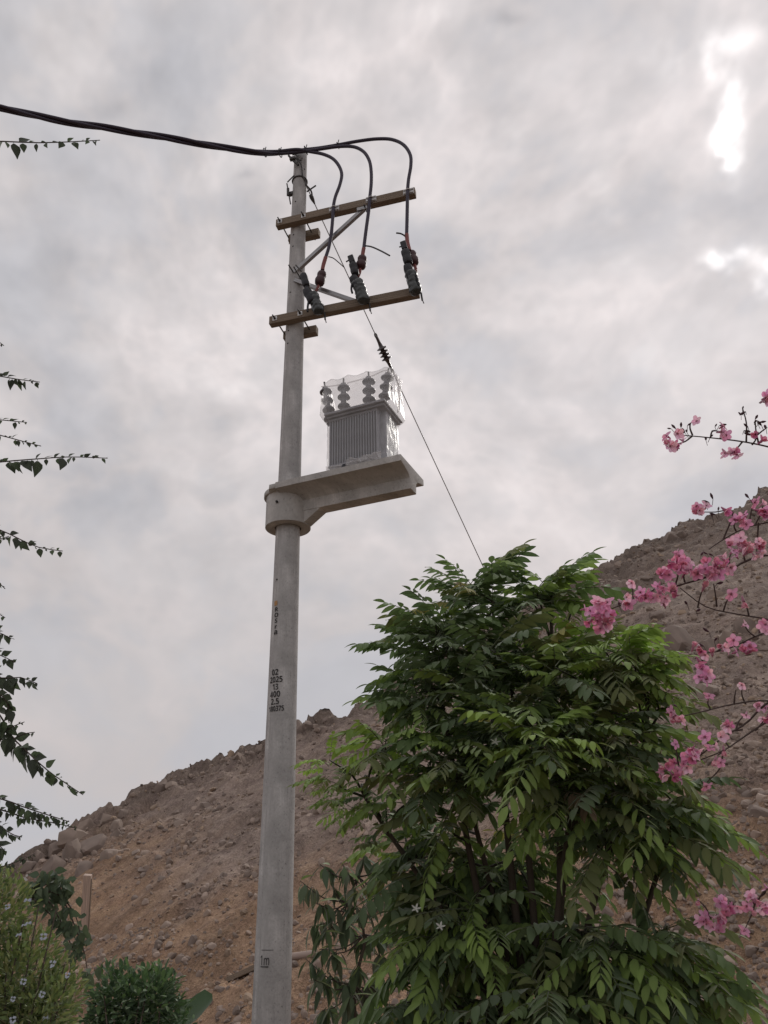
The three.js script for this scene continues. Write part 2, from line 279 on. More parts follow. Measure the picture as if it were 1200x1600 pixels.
{
  const px2m = (p, n) => n * p.distanceTo(camera.position) / F / 1.1;
  const put = (px, py, n, key, tone, sink, flat) => { const p = onHill(px, py); if (p) rockAt(p, px2m(p, n), key, tone, sink, flat); };
  // the knobbly crest on the left
  for (const [px, py, n] of [[40, 1352, 16], [62, 1340, 17], [88, 1326, 20], [112, 1306, 22], [136, 1292, 19], [150, 1322, 24], [118, 1335, 24], [84, 1358, 22], [170, 1282, 15], [184, 1292, 13], [194, 1258, 8], [192, 1270, 10], [180, 1305, 14], [172, 1335, 18], [130, 1362, 20], [205, 1305, 10], [252, 1232, 17], [268, 1228, 12], [285, 1222, 7], [298, 1212, 5], [330, 1198, 6], [348, 1190, 7], [372, 1182, 9], [392, 1178, 10], [404, 1172, 11], [466, 1138, 16], [478, 1136, 15], [492, 1137, 9], [528, 1116, 8], [540, 1114, 7], [556, 1110, 7], [508, 1124, 6], [572, 1108, 9]]) put(px, py, n, 'big', rnd() < .6 ? 3 : 1, .2, 1.05);
  // crest and outcrops on the right
  for (const [px, py, n] of [[918, 905, 15], [932, 893, 12], [952, 885, 15], [968, 884, 10], [1050, 842, 16], [1064, 836, 12], [1090, 828, 9], [1100, 822, 5], [1112, 816, 5], [1178, 794, 14], [1194, 780, 16], [1215, 770, 16], [905, 925, 10], [1000, 868, 7], [1020, 858, 7], [1140, 812, 7]]) put(px, py, n, 'big', rnd() < .7 ? 3 : 1, .25, 1);
  put(1058, 1010, 36, 'big', 3, .25, 1.1); put(1112, 1010, 30, 'big', 3, .25, 1); put(1140, 1002, 24, 'big', 1, .25, 1); put(1110, 1078, 42, 'big', 1, .4, .9); put(1165, 985, 26, 'big', 3, .2, 1); put(1030, 960, 18, 'big', 3, .2, .8); put(985, 925, 14, 'big', 1, .2, .8); put(1120, 930, 20, 'big', 1, .3, .7); put(1188, 1270, 18, 'big', 3, .2, .9); put(1010, 905, 14, 'big', 3, .3, .7);
  // outcrops on the scree
  for (const [px, py, n] of [[310, 1248, 8], [325, 1255, 14], [305, 1262, 8], [275, 1270, 12], [280, 1285, 13], [265, 1280, 8], [288, 1290, 8], [218, 1300, 6], [215, 1330, 15], [228, 1332, 12], [200, 1328, 10], [188, 1330, 8], [345, 1217, 6], [385, 1210, 9], [332, 1222, 7], [225, 1358, 10], [270, 1310, 5], [235, 1275, 4], [400, 1218, 6], [392, 1320, 6], [320, 1330, 6], [350, 1366, 8], [330, 1362, 6], [205, 1456, 7], [222, 1460, 5], [385, 1352, 10], [300, 1420, 5], [485, 1272, 16], [478, 1285, 10], [500, 1280, 9], [530, 1200, 9], [500, 1190, 7], [490, 1230, 6], [540, 1160, 6]]) put(px, py, n, rnd() < .5 ? 'big' : 'small', Math.floor(rr(0, 4)), .3, .7);
  // scattered stones, more of them in the rubble below
  let guard = 0;
  while (rockCount < 285 && guard++ < 4000) {
    const u = rnd(); let px, py, n;
    if (u < .32) { px = rr(1000, 1200); py = rr(1080, 1600); n = rr(4, 10); } else if (u < .52) { px = rr(320, 600); py = rr(1515, 1600); n = rr(5, 12); } else if (u < .8) { px = rr(60, 600); py = rr(1200, 1500); n = rr(1.6, 3.4); } else { px = rr(920, 1200); py = rr(840, 1080); n = rr(3, 8); }
    const p = onHill(px, py); if (!p) continue; rockAt(p, px2m(p, n), 'small', px > 60 && px < 600 && py < 1500 ? (rnd() < .6 ? 3 : 1) : -1, .3, .7);
  }
  // loose stones too many to count
  const N = 22000, g = rockGeo.small[2].clone(), st = new THREE.InstancedMesh(g, M.rock, N), m = new THREE.Matrix4(), c = new THREE.Color(); let n = 0; guard = 0;
  g.deleteAttribute('color'); vSolid(g, [1, 1, 1]);
  while (n < N && guard++ < 70000) {
    const t = rr(-.75, .85), dr = ridge(t)[1], d = 8 * Math.pow(dr / 8, rnd()), x = t * d, z = -d, y = hillY(x, z); if (y < .02) continue;
    const dens = .16 + .9 * smooth(-.05, .3, fbm(x * .55, 12, z * .55, 3)) + (t > .22 ? .7 * smooth(26, 12, d) : 0) + (d < 12 ? .4 : 0); if (rnd() > dens) continue;
    const s = rr(.010, .042) * (t < .1 ? .85 : 1) * (rnd() < .16 ? 2.3 : 1) * (.7 + d * .035), tone = ROCKTONES[[0, 1, 1, 3, 3, 4, 2][Math.floor(rnd() * 7)]], k = rr(.7, 1.1);
    m.makeRotationFromEuler(new THREE.Euler(rr(0, 6), rr(0, 6), rr(0, 6))); m.scale(V(s * rr(.8, 1.4), s * rr(.6, 1), s)); m.setPosition(x, y + s * .15, z); st.setMatrixAt(n, m); st.setColorAt(n, c.setRGB(tone[0] * k, tone[1] * k, tone[2] * k)); n++;
  }
  st.count = n; st.name = 'loose_stones'; st.userData.kind = 'stuff'; st.castShadow = st.receiveShadow = true; hill.add(st);
}

// ---------------------------------------------------------------- the concrete pole
const POLE = V(-1.073, 0, -7.861), PTOP = 11.6, radiusAt = (y) => (.375 - .015 * (y + 1.4)) / 2;
const poleT = thing('utility_pole', 'tapered grey concrete utility pole with two wooden crossarms and a bracket platform', 'utility pole', POLE.clone());
{
  const pts = []; for (let i = 0; i <= 40; i++) { const y = mix(-.6, PTOP, i / 40); pts.push(new THREE.Vector2(radiusAt(y), y)); }
  pts.push(new THREE.Vector2(radiusAt(PTOP) - .012, PTOP + .01), new THREE.Vector2(.001, PTOP + .012));
  const g = new THREE.LatheGeometry(pts, 48), uv = g.attributes.uv, p = g.attributes.position; for (let i = 0; i < uv.count; i++) uv.setXY(i, uv.getX(i) * 1.0, p.getY(i) * .9);
  g.translate(POLE.x, 0, POLE.z); part('shaft', g, M.concrete, poleT);
}
const onShaft = (y, deg, out = 0) => { const a = deg * Math.PI / 180, r = radiusAt(y) + out; return V(POLE.x + Math.sin(a) * r, y, POLE.z + Math.cos(a) * r); };
const shaftOut = (deg) => V(Math.sin(deg * Math.PI / 180), 0, Math.cos(deg * Math.PI / 180));
{ // mould seams run the length of the shaft
  for (const deg of [52, 232, -38]) { const P2 = [], I2 = []; for (let i = 0; i <= 60; i++) { const y = mix(-.5, PTOP - .02, i / 60), w = .35 + .12 * fbm(y * 1.7, deg, 1, 3), o = .0022 + .0016 * fbm(y * 3, deg, 5, 3); for (const [a, h] of [[-w * 3, -.001], [-w, o], [w, o], [w * 3, -.001]]) P2.push(...onShaft(y, deg + a, h).toArray()); } for (let i = 0; i < 60; i++) for (let k = 0; k < 3; k++) { const q = i * 4 + k; I2.push(q, q + 1, q + 4, q + 1, q + 5, q + 4); } const g2 = new THREE.BufferGeometry(); g2.setAttribute('position', new THREE.Float32BufferAttribute(P2, 3)); g2.setAttribute('uv', new THREE.Float32BufferAttribute(P2.filter((_, i) => i % 3 !== 0), 2)); g2.setIndex(I2); g2.computeVertexNormals(); part('mould_seam', g2, M.concrete, poleT); }
}
// open holes: raised dark discs painted for the shade inside, nothing is drilled
for (const [px, py] of [[462, 314], [459, 366], [458, 384], [454, 456], [451, 516], [450, 536], [433, 906], [472, 246], [476, 261]]) { const n = V(0, 0, 1), p = onPlane(px, py, POLE.clone().add(V(0, 0, .1)), n), deg = 7.8 + Math.asin(clamp((p.x - POLE.x - .015) / radiusAt(p.y), -.9, .9)) * 57.3; const c = onShaft(p.y, deg); part('hole_shade_disc', rod(c.clone().addScaledVector(shaftOut(deg), -.02), c.clone().addScaledVector(shaftOut(deg), .0025), .011, 10), M.holeShade, poleT); }
// painted lettering, bent round the shaft
const font = await new FontLoader().loadAsync('fonts/droid/droid_sans_bold.typeface.json');
const fontR = await new FontLoader().loadAsync('fonts/droid/droid_sans_regular.typeface.json');
function bend(g, y, deg) { const p = g.attributes.position; for (let i = 0; i < p.count; i++) { const yy = y + p.getY(i), r = radiusAt(yy), q = onShaft(yy, deg + p.getX(i) / r * 57.3, .0045); p.setXYZ(i, q.x, q.y, q.z); } g.computeVertexNormals(); return g; }
function subdivided(shapes) { return new THREE.ShapeGeometry(shapes, 5); }
function writing(str, h, sx, y, deg, f = font, tilt = 0) {
  const gs = subdivided(f.generateShapes(str, h)); gs.computeBoundingBox(); const b = gs.boundingBox; gs.translate(-(b.min.x + b.max.x) / 2, -b.min.y, 0); gs.scale(sx, 1, 1); if (tilt) gs.rotateZ(tilt);
  return part('lettering', bend(gs, y, deg), M.paint, poleT, `black stencilled ${str} on the shaft`);
}
const shaftAt = (px, py) => { const p = onPlane(px, py, POLE, V(0, 0, 1)); const c = onPlane(px, py, POLE.clone().add(V(0, 0, radiusAt(p.y) * .9)), V(0, 0, 1)); return [c.y, 7.8 + Math.asin(clamp((c.x - POLE.x - .125 * radiusAt(c.y)) / radiusAt(c.y), -.95, .95)) * 57.3]; };
for (const [str, px, py, h, sx] of [['02', 430, 1055, .060, .86], ['2025', 431, 1066.5, .060, .80], ['13', 430.5, 1078, .060, .72], ['400', 429.5, 1089.5, .060, .84], ['2.5', 429.5, 1101, .060, .80], ['180375', 431, 1111.5, .052, .70]]) { const [y, a] = shaftAt(px, py); writing(str, h, sx, y, a, font, .04); }
'ROSra'.split('').forEach((ch, i) => { const [y, a] = shaftAt(432.3 - i * .35, 955 + i * 9); writing(ch, ch === 'a' ? .055 : .046, 1.2, y, a); });
{ const [y, a] = shaftAt(431.5, 942); const g = new THREE.PlaneGeometry(.042, .052, 4, 4); part('sticker', bend(g, y, a), M.orange, poleT, 'small faded orange square on the shaft'); }
{ const [y, a] = shaftAt(413.5, 1508); writing('1m', .075, .62, y, a, fontR); for (const [dy, w, dx, th] of [[-.012, .075, 0, .008], [.115, .11, .02, .004]]) { const g = new THREE.PlaneGeometry(w, th, 6, 1); g.translate(dx, 0, 0); part('lettering', bend(g, y + dy, a), M.paint, poleT); } }

// ---------------------------------------------------------------- crossarms and braces
const AY = 15 * Math.PI / 180, AX = V(Math.cos(AY), 0, Math.sin(AY)), AN = V(-Math.sin(AY), 0, Math.cos(AY)), UP = V(0, 1, 0);
const armPoint = (along, y, off) => V(POLE.x, y, POLE.z).addScaledVector(AX, along).addScaledVector(AN, off);
const onArm = (px, py, off) => onPlane(px, py, armPoint(0, 0, off), AN);
const ARMD = .09, ARMH = .12;
for (const [y, a0, a1, b0, b1] of [[10.175, -.245, 1.665, -.19, .25], [8.555, -.265, 1.65, -.21, .24]]) {
  const r = radiusAt(y) + .004, offF = r + ARMD / 2, offB = -r - ARMD / 2, L = a1 - a0;
  const arm = part('crossarm', box(L, ARMH, ARMD, frame(armPoint((a0 + a1) / 2, y, offF), AX, UP, AN), .008), M.wood, poleT);
  const sh = part('crossarm', box(b1 - b0, ARMH, ARMD, frame(armPoint((b0 + b1) / 2, y, offB), AX, UP, AN), .008), M.wood, poleT, 'short wooden crossarm clamped behind the shaft');
  for (const al of [-.185, .15]) {
    part('tie_bolt', rod(armPoint(al, y + .005, offF + ARMD / 2 + .075), armPoint(al, y + .005, offB - ARMD / 2 - .06), .009), M.darkSteel, arm);
    part('washer', box(.062, .062, .006, frame(armPoint(al, y + .005, offF + ARMD / 2 + .0035), AX, UP, AN), .002), M.washer, arm);
    part('nut', rod(armPoint(al, y + .005, offF + ARMD / 2 + .007), armPoint(al, y + .005, offF + ARMD / 2 + .024), .017, 6), M.darkSteel, arm);
    part('washer', box(.062, .062, .006, frame(armPoint(al, y + .005, offB - ARMD / 2 - .0035), AX, UP, AN), .002), M.washer, sh);
  }
}
{ // braces of galvanised angle
  const r1 = radiusAt(9.3), fo = radiusAt(10.1) + .05;
  const a = armPoint(.0, 9.335, r1 + .012), b = armPoint(.975, 10.09, fo + .03), bar = (p, q, w) => { const X = q.clone().sub(p).normalize(), Z = AN.clone().addScaledVector(X, -AN.dot(X)).normalize(), Y = Z.clone().cross(X), c = p.clone().add(q).multiplyScalar(.5), L = p.distanceTo(q); return merge([box(L, w, .006, frame(c, X, Y, Z), .001), box(L, .006, w, frame(c.clone().addScaledVector(Y, -w / 2 + .003).addScaledVector(Z, -w / 2), X, Y, Z), .001)]); };
  const br = part('brace', bar(a, b, .048), M.steel, poleT, 'galvanised steel brace up to the upper crossarm');
  part('bolt', rod(armPoint(.0, 9.335, r1 - .03), armPoint(-.02, 9.36, r1 + .12), .009), M.darkSteel, br);
  part('foot_plate', box(.14, .05, .008, frame(armPoint(.96, 10.075, fo + .045), AX, UP, AN), .002), M.steel, br);
  part('bolt', rod(armPoint(1.0, 10.08, fo - .04), armPoint(1.0, 10.08, fo + .09), .009), M.darkSteel, br);
  const b2 = part('brace', bar(armPoint(.02, 9.20, r1 + .014), armPoint(.92, 8.60, radiusAt(8.6) + .02), .048), M.steel, poleT, 'galvanised steel brace down to the lower crossarm');
  part('bolt', rod(armPoint(.09, 9.24, r1 - .06), armPoint(.07, 9.27, r1 + .16), .009), M.darkSteel, b2);
}
{ // pole top hardware
  const yb = 11.05, g = new THREE.TorusGeometry(radiusAt(yb) + .008, .011, 8, 32); g.rotateX(Math.PI / 2); g.translate(POLE.x, yb, POLE.z); const band = part('band', g, M.darkSteel, poleT);
  part('bolt', rod(armPoint(-.16, yb - .02, .06), armPoint(-.04, yb + .02, .11), .009), M.darkSteel, band);
  part('eye_bolt', merge([rod(armPoint(-.13, 10.86, .10), armPoint(-.13, 10.74, .09), .02, 6), rod(armPoint(-.15, 10.96, .10), armPoint(-.10, 10.60, .06), .009), box(.06, .05, .05, frame(armPoint(-.10, 10.80, .05), AX, UP, AN), .004)]), M.darkSteel, poleT);
  const c = [onArm(451, 243, .16), onArm(458, 251, .15), onArm(466, 258, .13)];
  part('suspension_clamp', merge([tube(c, .016, 8, 8), box(.08, .05, .05, frame(onArm(457, 248, .16), AX, UP, AN), .008), tube([onArm(457, 242, .15), onArm(463, 242, .15), onArm(467, 250, .12), onArm(472, 250, .1)], .009, 10, 6)]), M.darkSteel, poleT);
}

// ---------------------------------------------------------------- bracket platform
const BY = 23 * Math.PI / 180, BX = V(Math.cos(BY), 0, Math.sin(BY)), BN = V(-Math.sin(BY), 0, Math.cos(BY)), PLY = 6.197;
const plat = (along, y, near) => V(POLE.x, y, POLE.z).addScaledVector(BX, along).addScaledVector(BN, near);
const onPlat = (px, py, near) => onPlane(px, py, plat(0, 0, near), BN);
{
  const W = .32, T = .055, end = 1.50;
  // T shaped beam: a slab with sloping underside on a deep rib, extruded along the bracket
  const s = new THREE.Shape(); [[-W, 0], [W, 0], [W, -T], [.13, -.105], [.085, -.15], [.075, -.265], [-.075, -.265], [-.085, -.15], [-.13, -.105], [-W, -T]].forEach(([x, y], i) => i ? s.lineTo(x, y) : s.moveTo(x, y));
  const g = new THREE.ExtrudeGeometry(s, { depth: end - .02, bevelEnabled: true, bevelSize: .01, bevelThickness: .01, bevelSegments: 2, steps: 12 });
  g.applyMatrix4(frame(plat(.02, PLY - .01, 0), BN.clone().negate(), UP, BX));
  // the slab's head round the pole
  const hd = new THREE.Shape(); hd.moveTo(.03, W - .002); hd.lineTo(-.06, W - .002); hd.absarc(-.02, 0, .255, Math.PI * .62, Math.PI * 1.38, false); hd.lineTo(-.06, -W + .002); hd.lineTo(.03, -W + .002);
  const hg = new THREE.ExtrudeGeometry(hd, { depth: T - .01, bevelEnabled: true, bevelSize: .008, bevelThickness: .006, bevelSegments: 2 }); hg.applyMatrix4(frame(plat(0, PLY - T - .004, 0), BX, BN, UP));
  const gus = new THREE.Shape(); gus.moveTo(.15, -.2); gus.lineTo(.48, -.262); gus.lineTo(.44, -.28); gus.lineTo(.25, -.41); gus.lineTo(.15, -.415);
  const gg = new THREE.ExtrudeGeometry(gus, { depth: .14, bevelEnabled: true, bevelSize: .008, bevelThickness: .008, bevelSegments: 2 }); gg.applyMatrix4(frame(plat(0, PLY, -.07), BX, UP, BN));
  const beam = toCreasedNormals(merge([g, hg, gg]), .6); { const p = beam.attributes.position, uv = beam.attributes.uv; for (let i = 0; i < p.count; i++) uv.setXY(i, p.getX(i) * .8 + p.getZ(i) * .6, p.getY(i) * .9 + p.getZ(i) * .5); }
  const collar = new THREE.LatheGeometry([[.145, -.425], [.247, -.43], [.252, -.424], [.252, -.03], [.243, -.008], [.21, -.002], [.145, -.002]].map(([r, y]) => new THREE.Vector2(r, y)), 56); collar.translate(POLE.x, PLY, POLE.z);
  const br = part('bracket', beam, M.concrete2, poleT, 'concrete bracket platform carrying the transformer');
  part('collar', collar, M.concrete2, br); { const q = onPlane(433, 784, POLE.clone().add(V(0, 0, .24)), V(0, 0, 1)); part('hole_shade_disc', rod(V(q.x, q.y, POLE.z + .235), V(q.x - .005, q.y, POLE.z + .254), .014), M.holeShade, br); }  // dark disc painted for the shade inside an open hole in the collar
}

// ---------------------------------------------------------------- transformer in its plastic wrap
{
  const t = thing('transformer', 'grey finned transformer wrapped in clear plastic film on the concrete bracket', 'transformer', plat(.95, PLY, 0));
  const near = .20, far = -.22, a0 = .60, a1 = 1.20, yb = PLY + .002, lidY = PLY + .745;
  const B = (x0, x1, y0, y1, n0, n1, r = .006) => box(x1 - x0, y1 - y0, n1 - n0, frame(plat((x0 + x1) / 2, (y0 + y1) / 2, (n0 + n1) / 2), BX, UP, BN), r);
  part('tank', B(a0 + .02, a1 + .06, yb + .0, lidY - .002, far, near - .10, .012), M.tank, t);
  const lid = part('lid', B(a0 - .03, a1 + .11, lidY, lidY + .03, far - .05, near + .06, .006), M.tank, t); part('rim', B(a0 - .01, a1 + .09, lidY - .03, lidY - .0015, far - .03, near + .03, .004), M.tank, lid);
  for (let i = 0; i < 19; i++) { const x = a0 + .015 + i * (a1 - a0 - .03) / 18; part('fin', B(x - .006, x + .006, yb + .11, lidY - .045, near - .1015, near + .0, .003), M.tank, t); }
  part('header', B(a0, a1, lidY - .06, lidY - .032, near - .1025, near + .004), M.tank, t); part('header', B(a0, a1, yb + .10, yb + .125, near - .1025, near + .004), M.tank, t);
  for (const n of [near - .14, far + .08]) part('skid', B(a0 + .02, a1 + .06, yb, yb + .05, n - .03, n + .03), M.tank, t);
  part('drain_valve', lathe(plat(.80, yb + .05, near - .11), plat(.80, yb + .06, near + .02), [[0, .001], [.0, .05], [.3, .055], [.7, .05], [1, .04], [1, .001]], 14), M.polymer, t);
  const prof = (n, r) => { const o = [[0, .001], [0, r * .7]]; for (let i = 0; i < n; i++) { const y0 = i / n; o.push([y0 + .05 / n, r * .5], [y0 + .38 / n, r * .52], [y0 + .44 / n, r * .9], [y0 + .46 / n, r * 1.02], [y0 + .55 / n, r * 1.04], [y0 + .72 / n, r * .8], [y0 + .9 / n, r * .5]); } o.push([1, r * .5], [1, .001]); return o; };
  // four bushings, the outer pair leaning out
  for (const [px0, py0, px1, py1, n, r, bolt] of [[517, 638, 508, 606, 4, .070, 595], [538, 633, 537, 600, 4, .072, 590], [577, 624, 576, 590, 4, .074, 580], [598, 618, 606, 584, 4, .072, 575]]) {
    const p = onPlat(px0, py0, .03), q = onPlat(px1, py1, .03); p.y = lidY + .028; const b = part('bushing', lathe(p, q, prof(n, r), 22), M.porcelain, t); const dir = q.clone().sub(p).normalize();
    part('terminal', rod(q.clone().addScaledVector(dir, -.01), q.clone().addScaledVector(dir, (py1 - bolt) / 130), .011, 8), M.darkSteel, b);
  }
  // film: a wrinkled sleeve round tank and bushings, gathered over the terminals
  const rows = 54, cols = 150, P = [], I = [], topY = (al) => { const p = onPlat(mix(500, 618, clamp((al - .5) / .85)), mix(603, 576, clamp((al - .5) / .85)), .03); return p.y; };
  for (let j = 0; j <= rows; j++) for (let i = 0; i < cols; i++) {
    const v = j / rows, a = i / cols * 2 * Math.PI, c = Math.cos(a), s = Math.sin(a), k = 1 / Math.pow(Math.pow(Math.abs(c), 9) + Math.pow(Math.abs(s), 9), 1 / 9);
    const onTank = v < .6, w = onTank ? 0 : (v - .6) / .4;
    let hx = (a1 + .06 - a0) / 2 + .03, hn = (near - far) / 2 + .018; const cx = (a0 + a1 + .06) / 2 - .005, cn = (near + far) / 2;
    const flare = smooth(.5, .6, v); hx += .065 * flare; hn += .075 * flare;
    hx += -.02 * Math.sin(w * 3.1) * (w > 0) + .015 * w; hn *= mix(1, .55, smooth(.15, 1, w)); if (v < .12) { hn *= mix(.86, 1, v / .12); }
    const al0 = cx + c * k * hx, top = topY(al0) - .03 - .035 * Math.abs(Math.sin(al0 * 14 + 1)) - PLY;
    const y = onTank ? mix(.012, .785, v / .6) : mix(.785, top, w);
    const wr = .016 * fbm(al0 * 6 + y * 3, y * 2.5 + s * 2, s * 3 + c, 4, .6) + .010 * Math.abs(fbm(al0 * 3 + y * 9, a * 1.2, y * 2, 3)) + (w > 0 ? .02 * fbm(a * 3.5, y * 3, 2, 3) : 0);
    P.push(...plat(cx + c * k * (hx + wr), PLY + y, cn + s * k * (hn + wr) + .0).toArray());
  }
  for (let j = 0; j < rows; j++) for (let i = 0; i < cols; i++) { const a = j * cols + i, b = j * cols + (i + 1) % cols; I.push(a, b, a + cols, b, b + cols, a + cols); }
  // loose cover sheet over the top
  const base = P.length / 3, R2 = 5, tops = []; for (let i = 0; i < cols; i++) tops.push(V(P[(rows * cols + i) * 3], P[(rows * cols + i) * 3 + 1], P[(rows * cols + i) * 3 + 2]));
  for (let r = 1; r <= R2; r++) for (let i = 0; i < cols; i++) { const o = tops[i], m = tops[(cols - i) % cols], f = r / R2 * .5, p = o.clone().lerp(m, f); p.y -= .03 * Math.sin(f * Math.PI) + .01 * fbm(p.x * 9, f * 4, p.z * 9, 2); P.push(...p.toArray()); }
  for (let r = 0; r < R2; r++) for (let i = 0; i < cols; i++) { const lo = r ? base + (r - 1) * cols : rows * cols, a = lo + i, b = lo + (i + 1) % cols, u = base + r * cols; I.push(a, b, u + i, b, u + (i + 1) % cols, u + i); }
  const g = new THREE.BufferGeometry(); g.setAttribute('position', new THREE.Float32BufferAttribute(P, 3)); g.setIndex(I); g.computeVertexNormals(); part('plastic_wrap', g, M.film, t, 'crumpled clear plastic film');
  // bunched film at the foot and along the lid edge
  const fold = (pts, r) => { const gg = tube(pts, r, 40, 7), p = gg.attributes.position; for (let i = 0; i < p.count; i++) { const n = .5 * r * fbm(p.getX(i) * 40, p.getY(i) * 40, p.getZ(i) * 40, 3); p.setXYZ(i, p.getX(i) + n, p.getY(i) + n, p.getZ(i) - n); } gg.computeVertexNormals(); return gg; };
  const sheet = (x0, x1, y0, y1, n0, n1, amp, k) => { const nx = 60, ny = 22, P2 = [], I2 = []; for (let j = 0; j <= ny; j++) for (let i = 0; i <= nx; i++) { const u = i / nx, w = j / ny, al = mix(x0, x1, u), f = amp * (fbm(al * 14 + w * 3, w * 3.5 + al * 4, k, 4, .6) + .6 * Math.abs(fbm(al * 7 - w * 6, w * 5, k + 3, 3))); P2.push(...plat(al, PLY + mix(y0, y1, w) + .25 * f, mix(n0, n1, w) + f).toArray()); } for (let j = 0; j < ny; j++) for (let i = 0; i < nx; i++) { const q = j * (nx + 1) + i; I2.push(q, q + 1, q + nx + 1, q + 1, q + nx + 2, q + nx + 1); } const g2 = new THREE.BufferGeometry(); g2.setAttribute('position', new THREE.Float32BufferAttribute(P2, 3)); g2.setIndex(I2); g2.computeVertexNormals(); return g2; };
  part('film_fold', sheet(.84, a1 + .05, .004, .135, near + .055, near + .03, .075, 1), M.filmWhite, t); part('film_fold', sheet(a0 - .01, .78, .004, .10, near + .03, near + .03, .05, 4), M.filmWhite, t);
  part('film_fold', fold([onPlat(502, 604, .06), onPlat(520, 603, .07), onPlat(540, 599, .06), onPlat(560, 594, .07), onPlat(580, 588, .06), onPlat(605, 579, .06), onPlat(616, 590, .0)], .007), M.filmWhite, t);
  part('film_fold', fold([onPlat(617, 585, 0), onPlat(622, 600, -.02), onPlat(624, 622, -.03), onPlat(622, 645, -.04)], .012), M.filmWhite, t);
}

// ---------------------------------------------------------------- power cables, terminations
const CABLE = [];
{
  const off = radiusAt(11.4) + .075, y0 = onArm(470, 235, off).y;
  const run = [[0, 168], [60, 182], [120, 193], [180, 202], [240, 212], [300, 222], [350, 231], [400, 237.5], [435, 239], [465, 235.5]].map(([px, py], i, l) => { const f = px / 465; return px > 400 ? onArm(px, py, off) : atHeight(px, py, y0 - .22 * Math.sin(Math.PI * f) - .06 * (1 - f)); });
  const dir = run[0].clone().sub(run[2]).normalize(); dir.y = 0; const far = [16, 9, 4].map((k) => run[0].clone().addScaledVector(dir, k).add(V(0, .012 * k * k * .5 + .01 * k, 0)));
  const path = new THREE.CatmullRomCurve3([...far, ...run], false, 'centripetal'), N = 120, fr = path.computeFrenetFrames(N), len = path.getLength();
  const loops = [
    [[482, 236.5], [505, 241], [520, 248], [530, 260], [534, 273], [531, 289], [524, 308], [521, 323], [520, 340], [518, 362], [514, 386], [509, 402]],
    [[500, 233], [530, 229], [553, 229.5], [568, 237], [577, 251], [580, 268], [580, 288], [578, 308], [576, 330], [572, 360], [568.5, 388]],
    [[500, 231], [530, 226], [560, 220.5], [590, 217], [612, 218], [630, 226], [641, 242], [642, 258], [638.5, 280], [637, 296], [636.5, 320], [636, 345], [635.5, 366]],
  ];
  const labels = ['black power cable with the shortest loop, clamped nearest the pole shaft', 'black power cable with the middle loop, clamped at midspan of the upper crossarm', 'black power cable with the longest loop, clamped at the end of the upper crossarm'];
  const armOff = radiusAt(10.175) + .004 + ARMD + .03;
  for (let k = 0; k < 3; k++) {
    const pts = [];
    for (let i = 0; i <= N; i += 2) { const p = path.getPointAt(i / N), s = i / N * len, a = k * 2.094 + s * 2.6, w = .027 * (1 - .25 * smooth(.93, 1, i / N)); p.add(V(0, Math.cos(a) * w, 0)).addScaledVector(fr.binormals[i], 0).add(V(Math.sin(a) * w * .2, 0, Math.sin(a) * w)); pts.push(p); }
    const L = loops[k].map(([px, py], i, l) => { const f = i / (l.length - 1); return onArm(px, py, mix(off + [.0, .02, -.02][k], armOff, smooth(.1, .6, f))); });
    const all = [...pts, ...L], root = all[pts.length - 1];
    const t = thing('power_cable', labels[k], 'cable', root.clone(), 'power cables looped over the upper crossarm');
    part('sheath', tube(all, .0225, 800, 12), M.sheath, t);
    const end = L[L.length - 1], sp = [[[509, 402], [505.5, 414], [504, 422]], [[568.5, 388], [567, 397], [566.5, 402]], [[635.5, 366], [637, 380], [640, 392]]][k].map(([x, y]) => onArm(x, y, armOff));
    part('heat_shrink', tube(sp, .026, 10, 10), M.shrink, t, 'dull red heat shrink sleeve');
    const [b0, b1, tip] = [[[504.5, 424], [498, 446], [490.5, 460]], [[567, 400], [563, 420], [559, 433]], [[642, 393], [648, 414], [649, 432]]][k].map(([x, y]) => onArm(x, y, armOff + (k === 2 ? -.05 : 0)));
    part('skirt', lathe(b0, b1, [[0, .001], [.0, .03], [.1, .052], [.22, .060], [.36, .056], [.42, .048], [.5, .058], [.62, .066], [.78, .062], [.9, .055], [.97, .035], [1, .02], [1, .001]], 18), M.skirt, t, 'dark red rain skirt');
    part('lead', tube([b1.clone().lerp(b0, .3), b1, b1.clone().lerp(tip, .5).add(V(.01, 0, .01)), tip], .020, 10, 8), M.shrink, t, 'dull red stripped lead');
    const tail = [[[513, 401], [520, 403], [529, 410], [538, 418]], [[571, 384], [580, 385.5], [595, 392], [609, 399.5]], [[635, 371], [631, 367.5], [626, 365], [619, 364]]][k].map(([x, y], i) => onArm(x, y, armOff + (k === 0 ? -.03 : .02) * i));
    part('earth_tail', tube(tail, k ? .010 : .007, 14, 6), M.darkSteel, t, 'stiff grey earth braid sticking out');
    // clamp on the crossarm
    const c = onArm([521, 579, 637.5][k], [324, 309, 297][k], armOff), face = radiusAt(10.175) + .004 + ARMD;
    const cl = V(c.x, c.y, c.z); part('clamp', merge([box(.13, .016, .012, frame(cl.clone().addScaledVector(AN, -.012).add(V(0, .025, 0)), AX, UP, AN), .002), box(.13, .016, .012, frame(cl.clone().addScaledVector(AN, -.012).add(V(0, -.03, 0)), AX, UP, AN), .002), (() => { const g = new THREE.TorusGeometry(.03, .007, 6, 16, Math.PI); g.rotateX(Math.PI / 2); g.applyMatrix4(frame(cl.clone().addScaledVector(AN, -.006), AX, UP, AN)); return g; })(), box(.14, .09, .008, frame(cl.clone().addScaledVector(AN, -.0255), AX, UP, AN), .002)]), M.washer, t);
    // ties round the bundle
  }
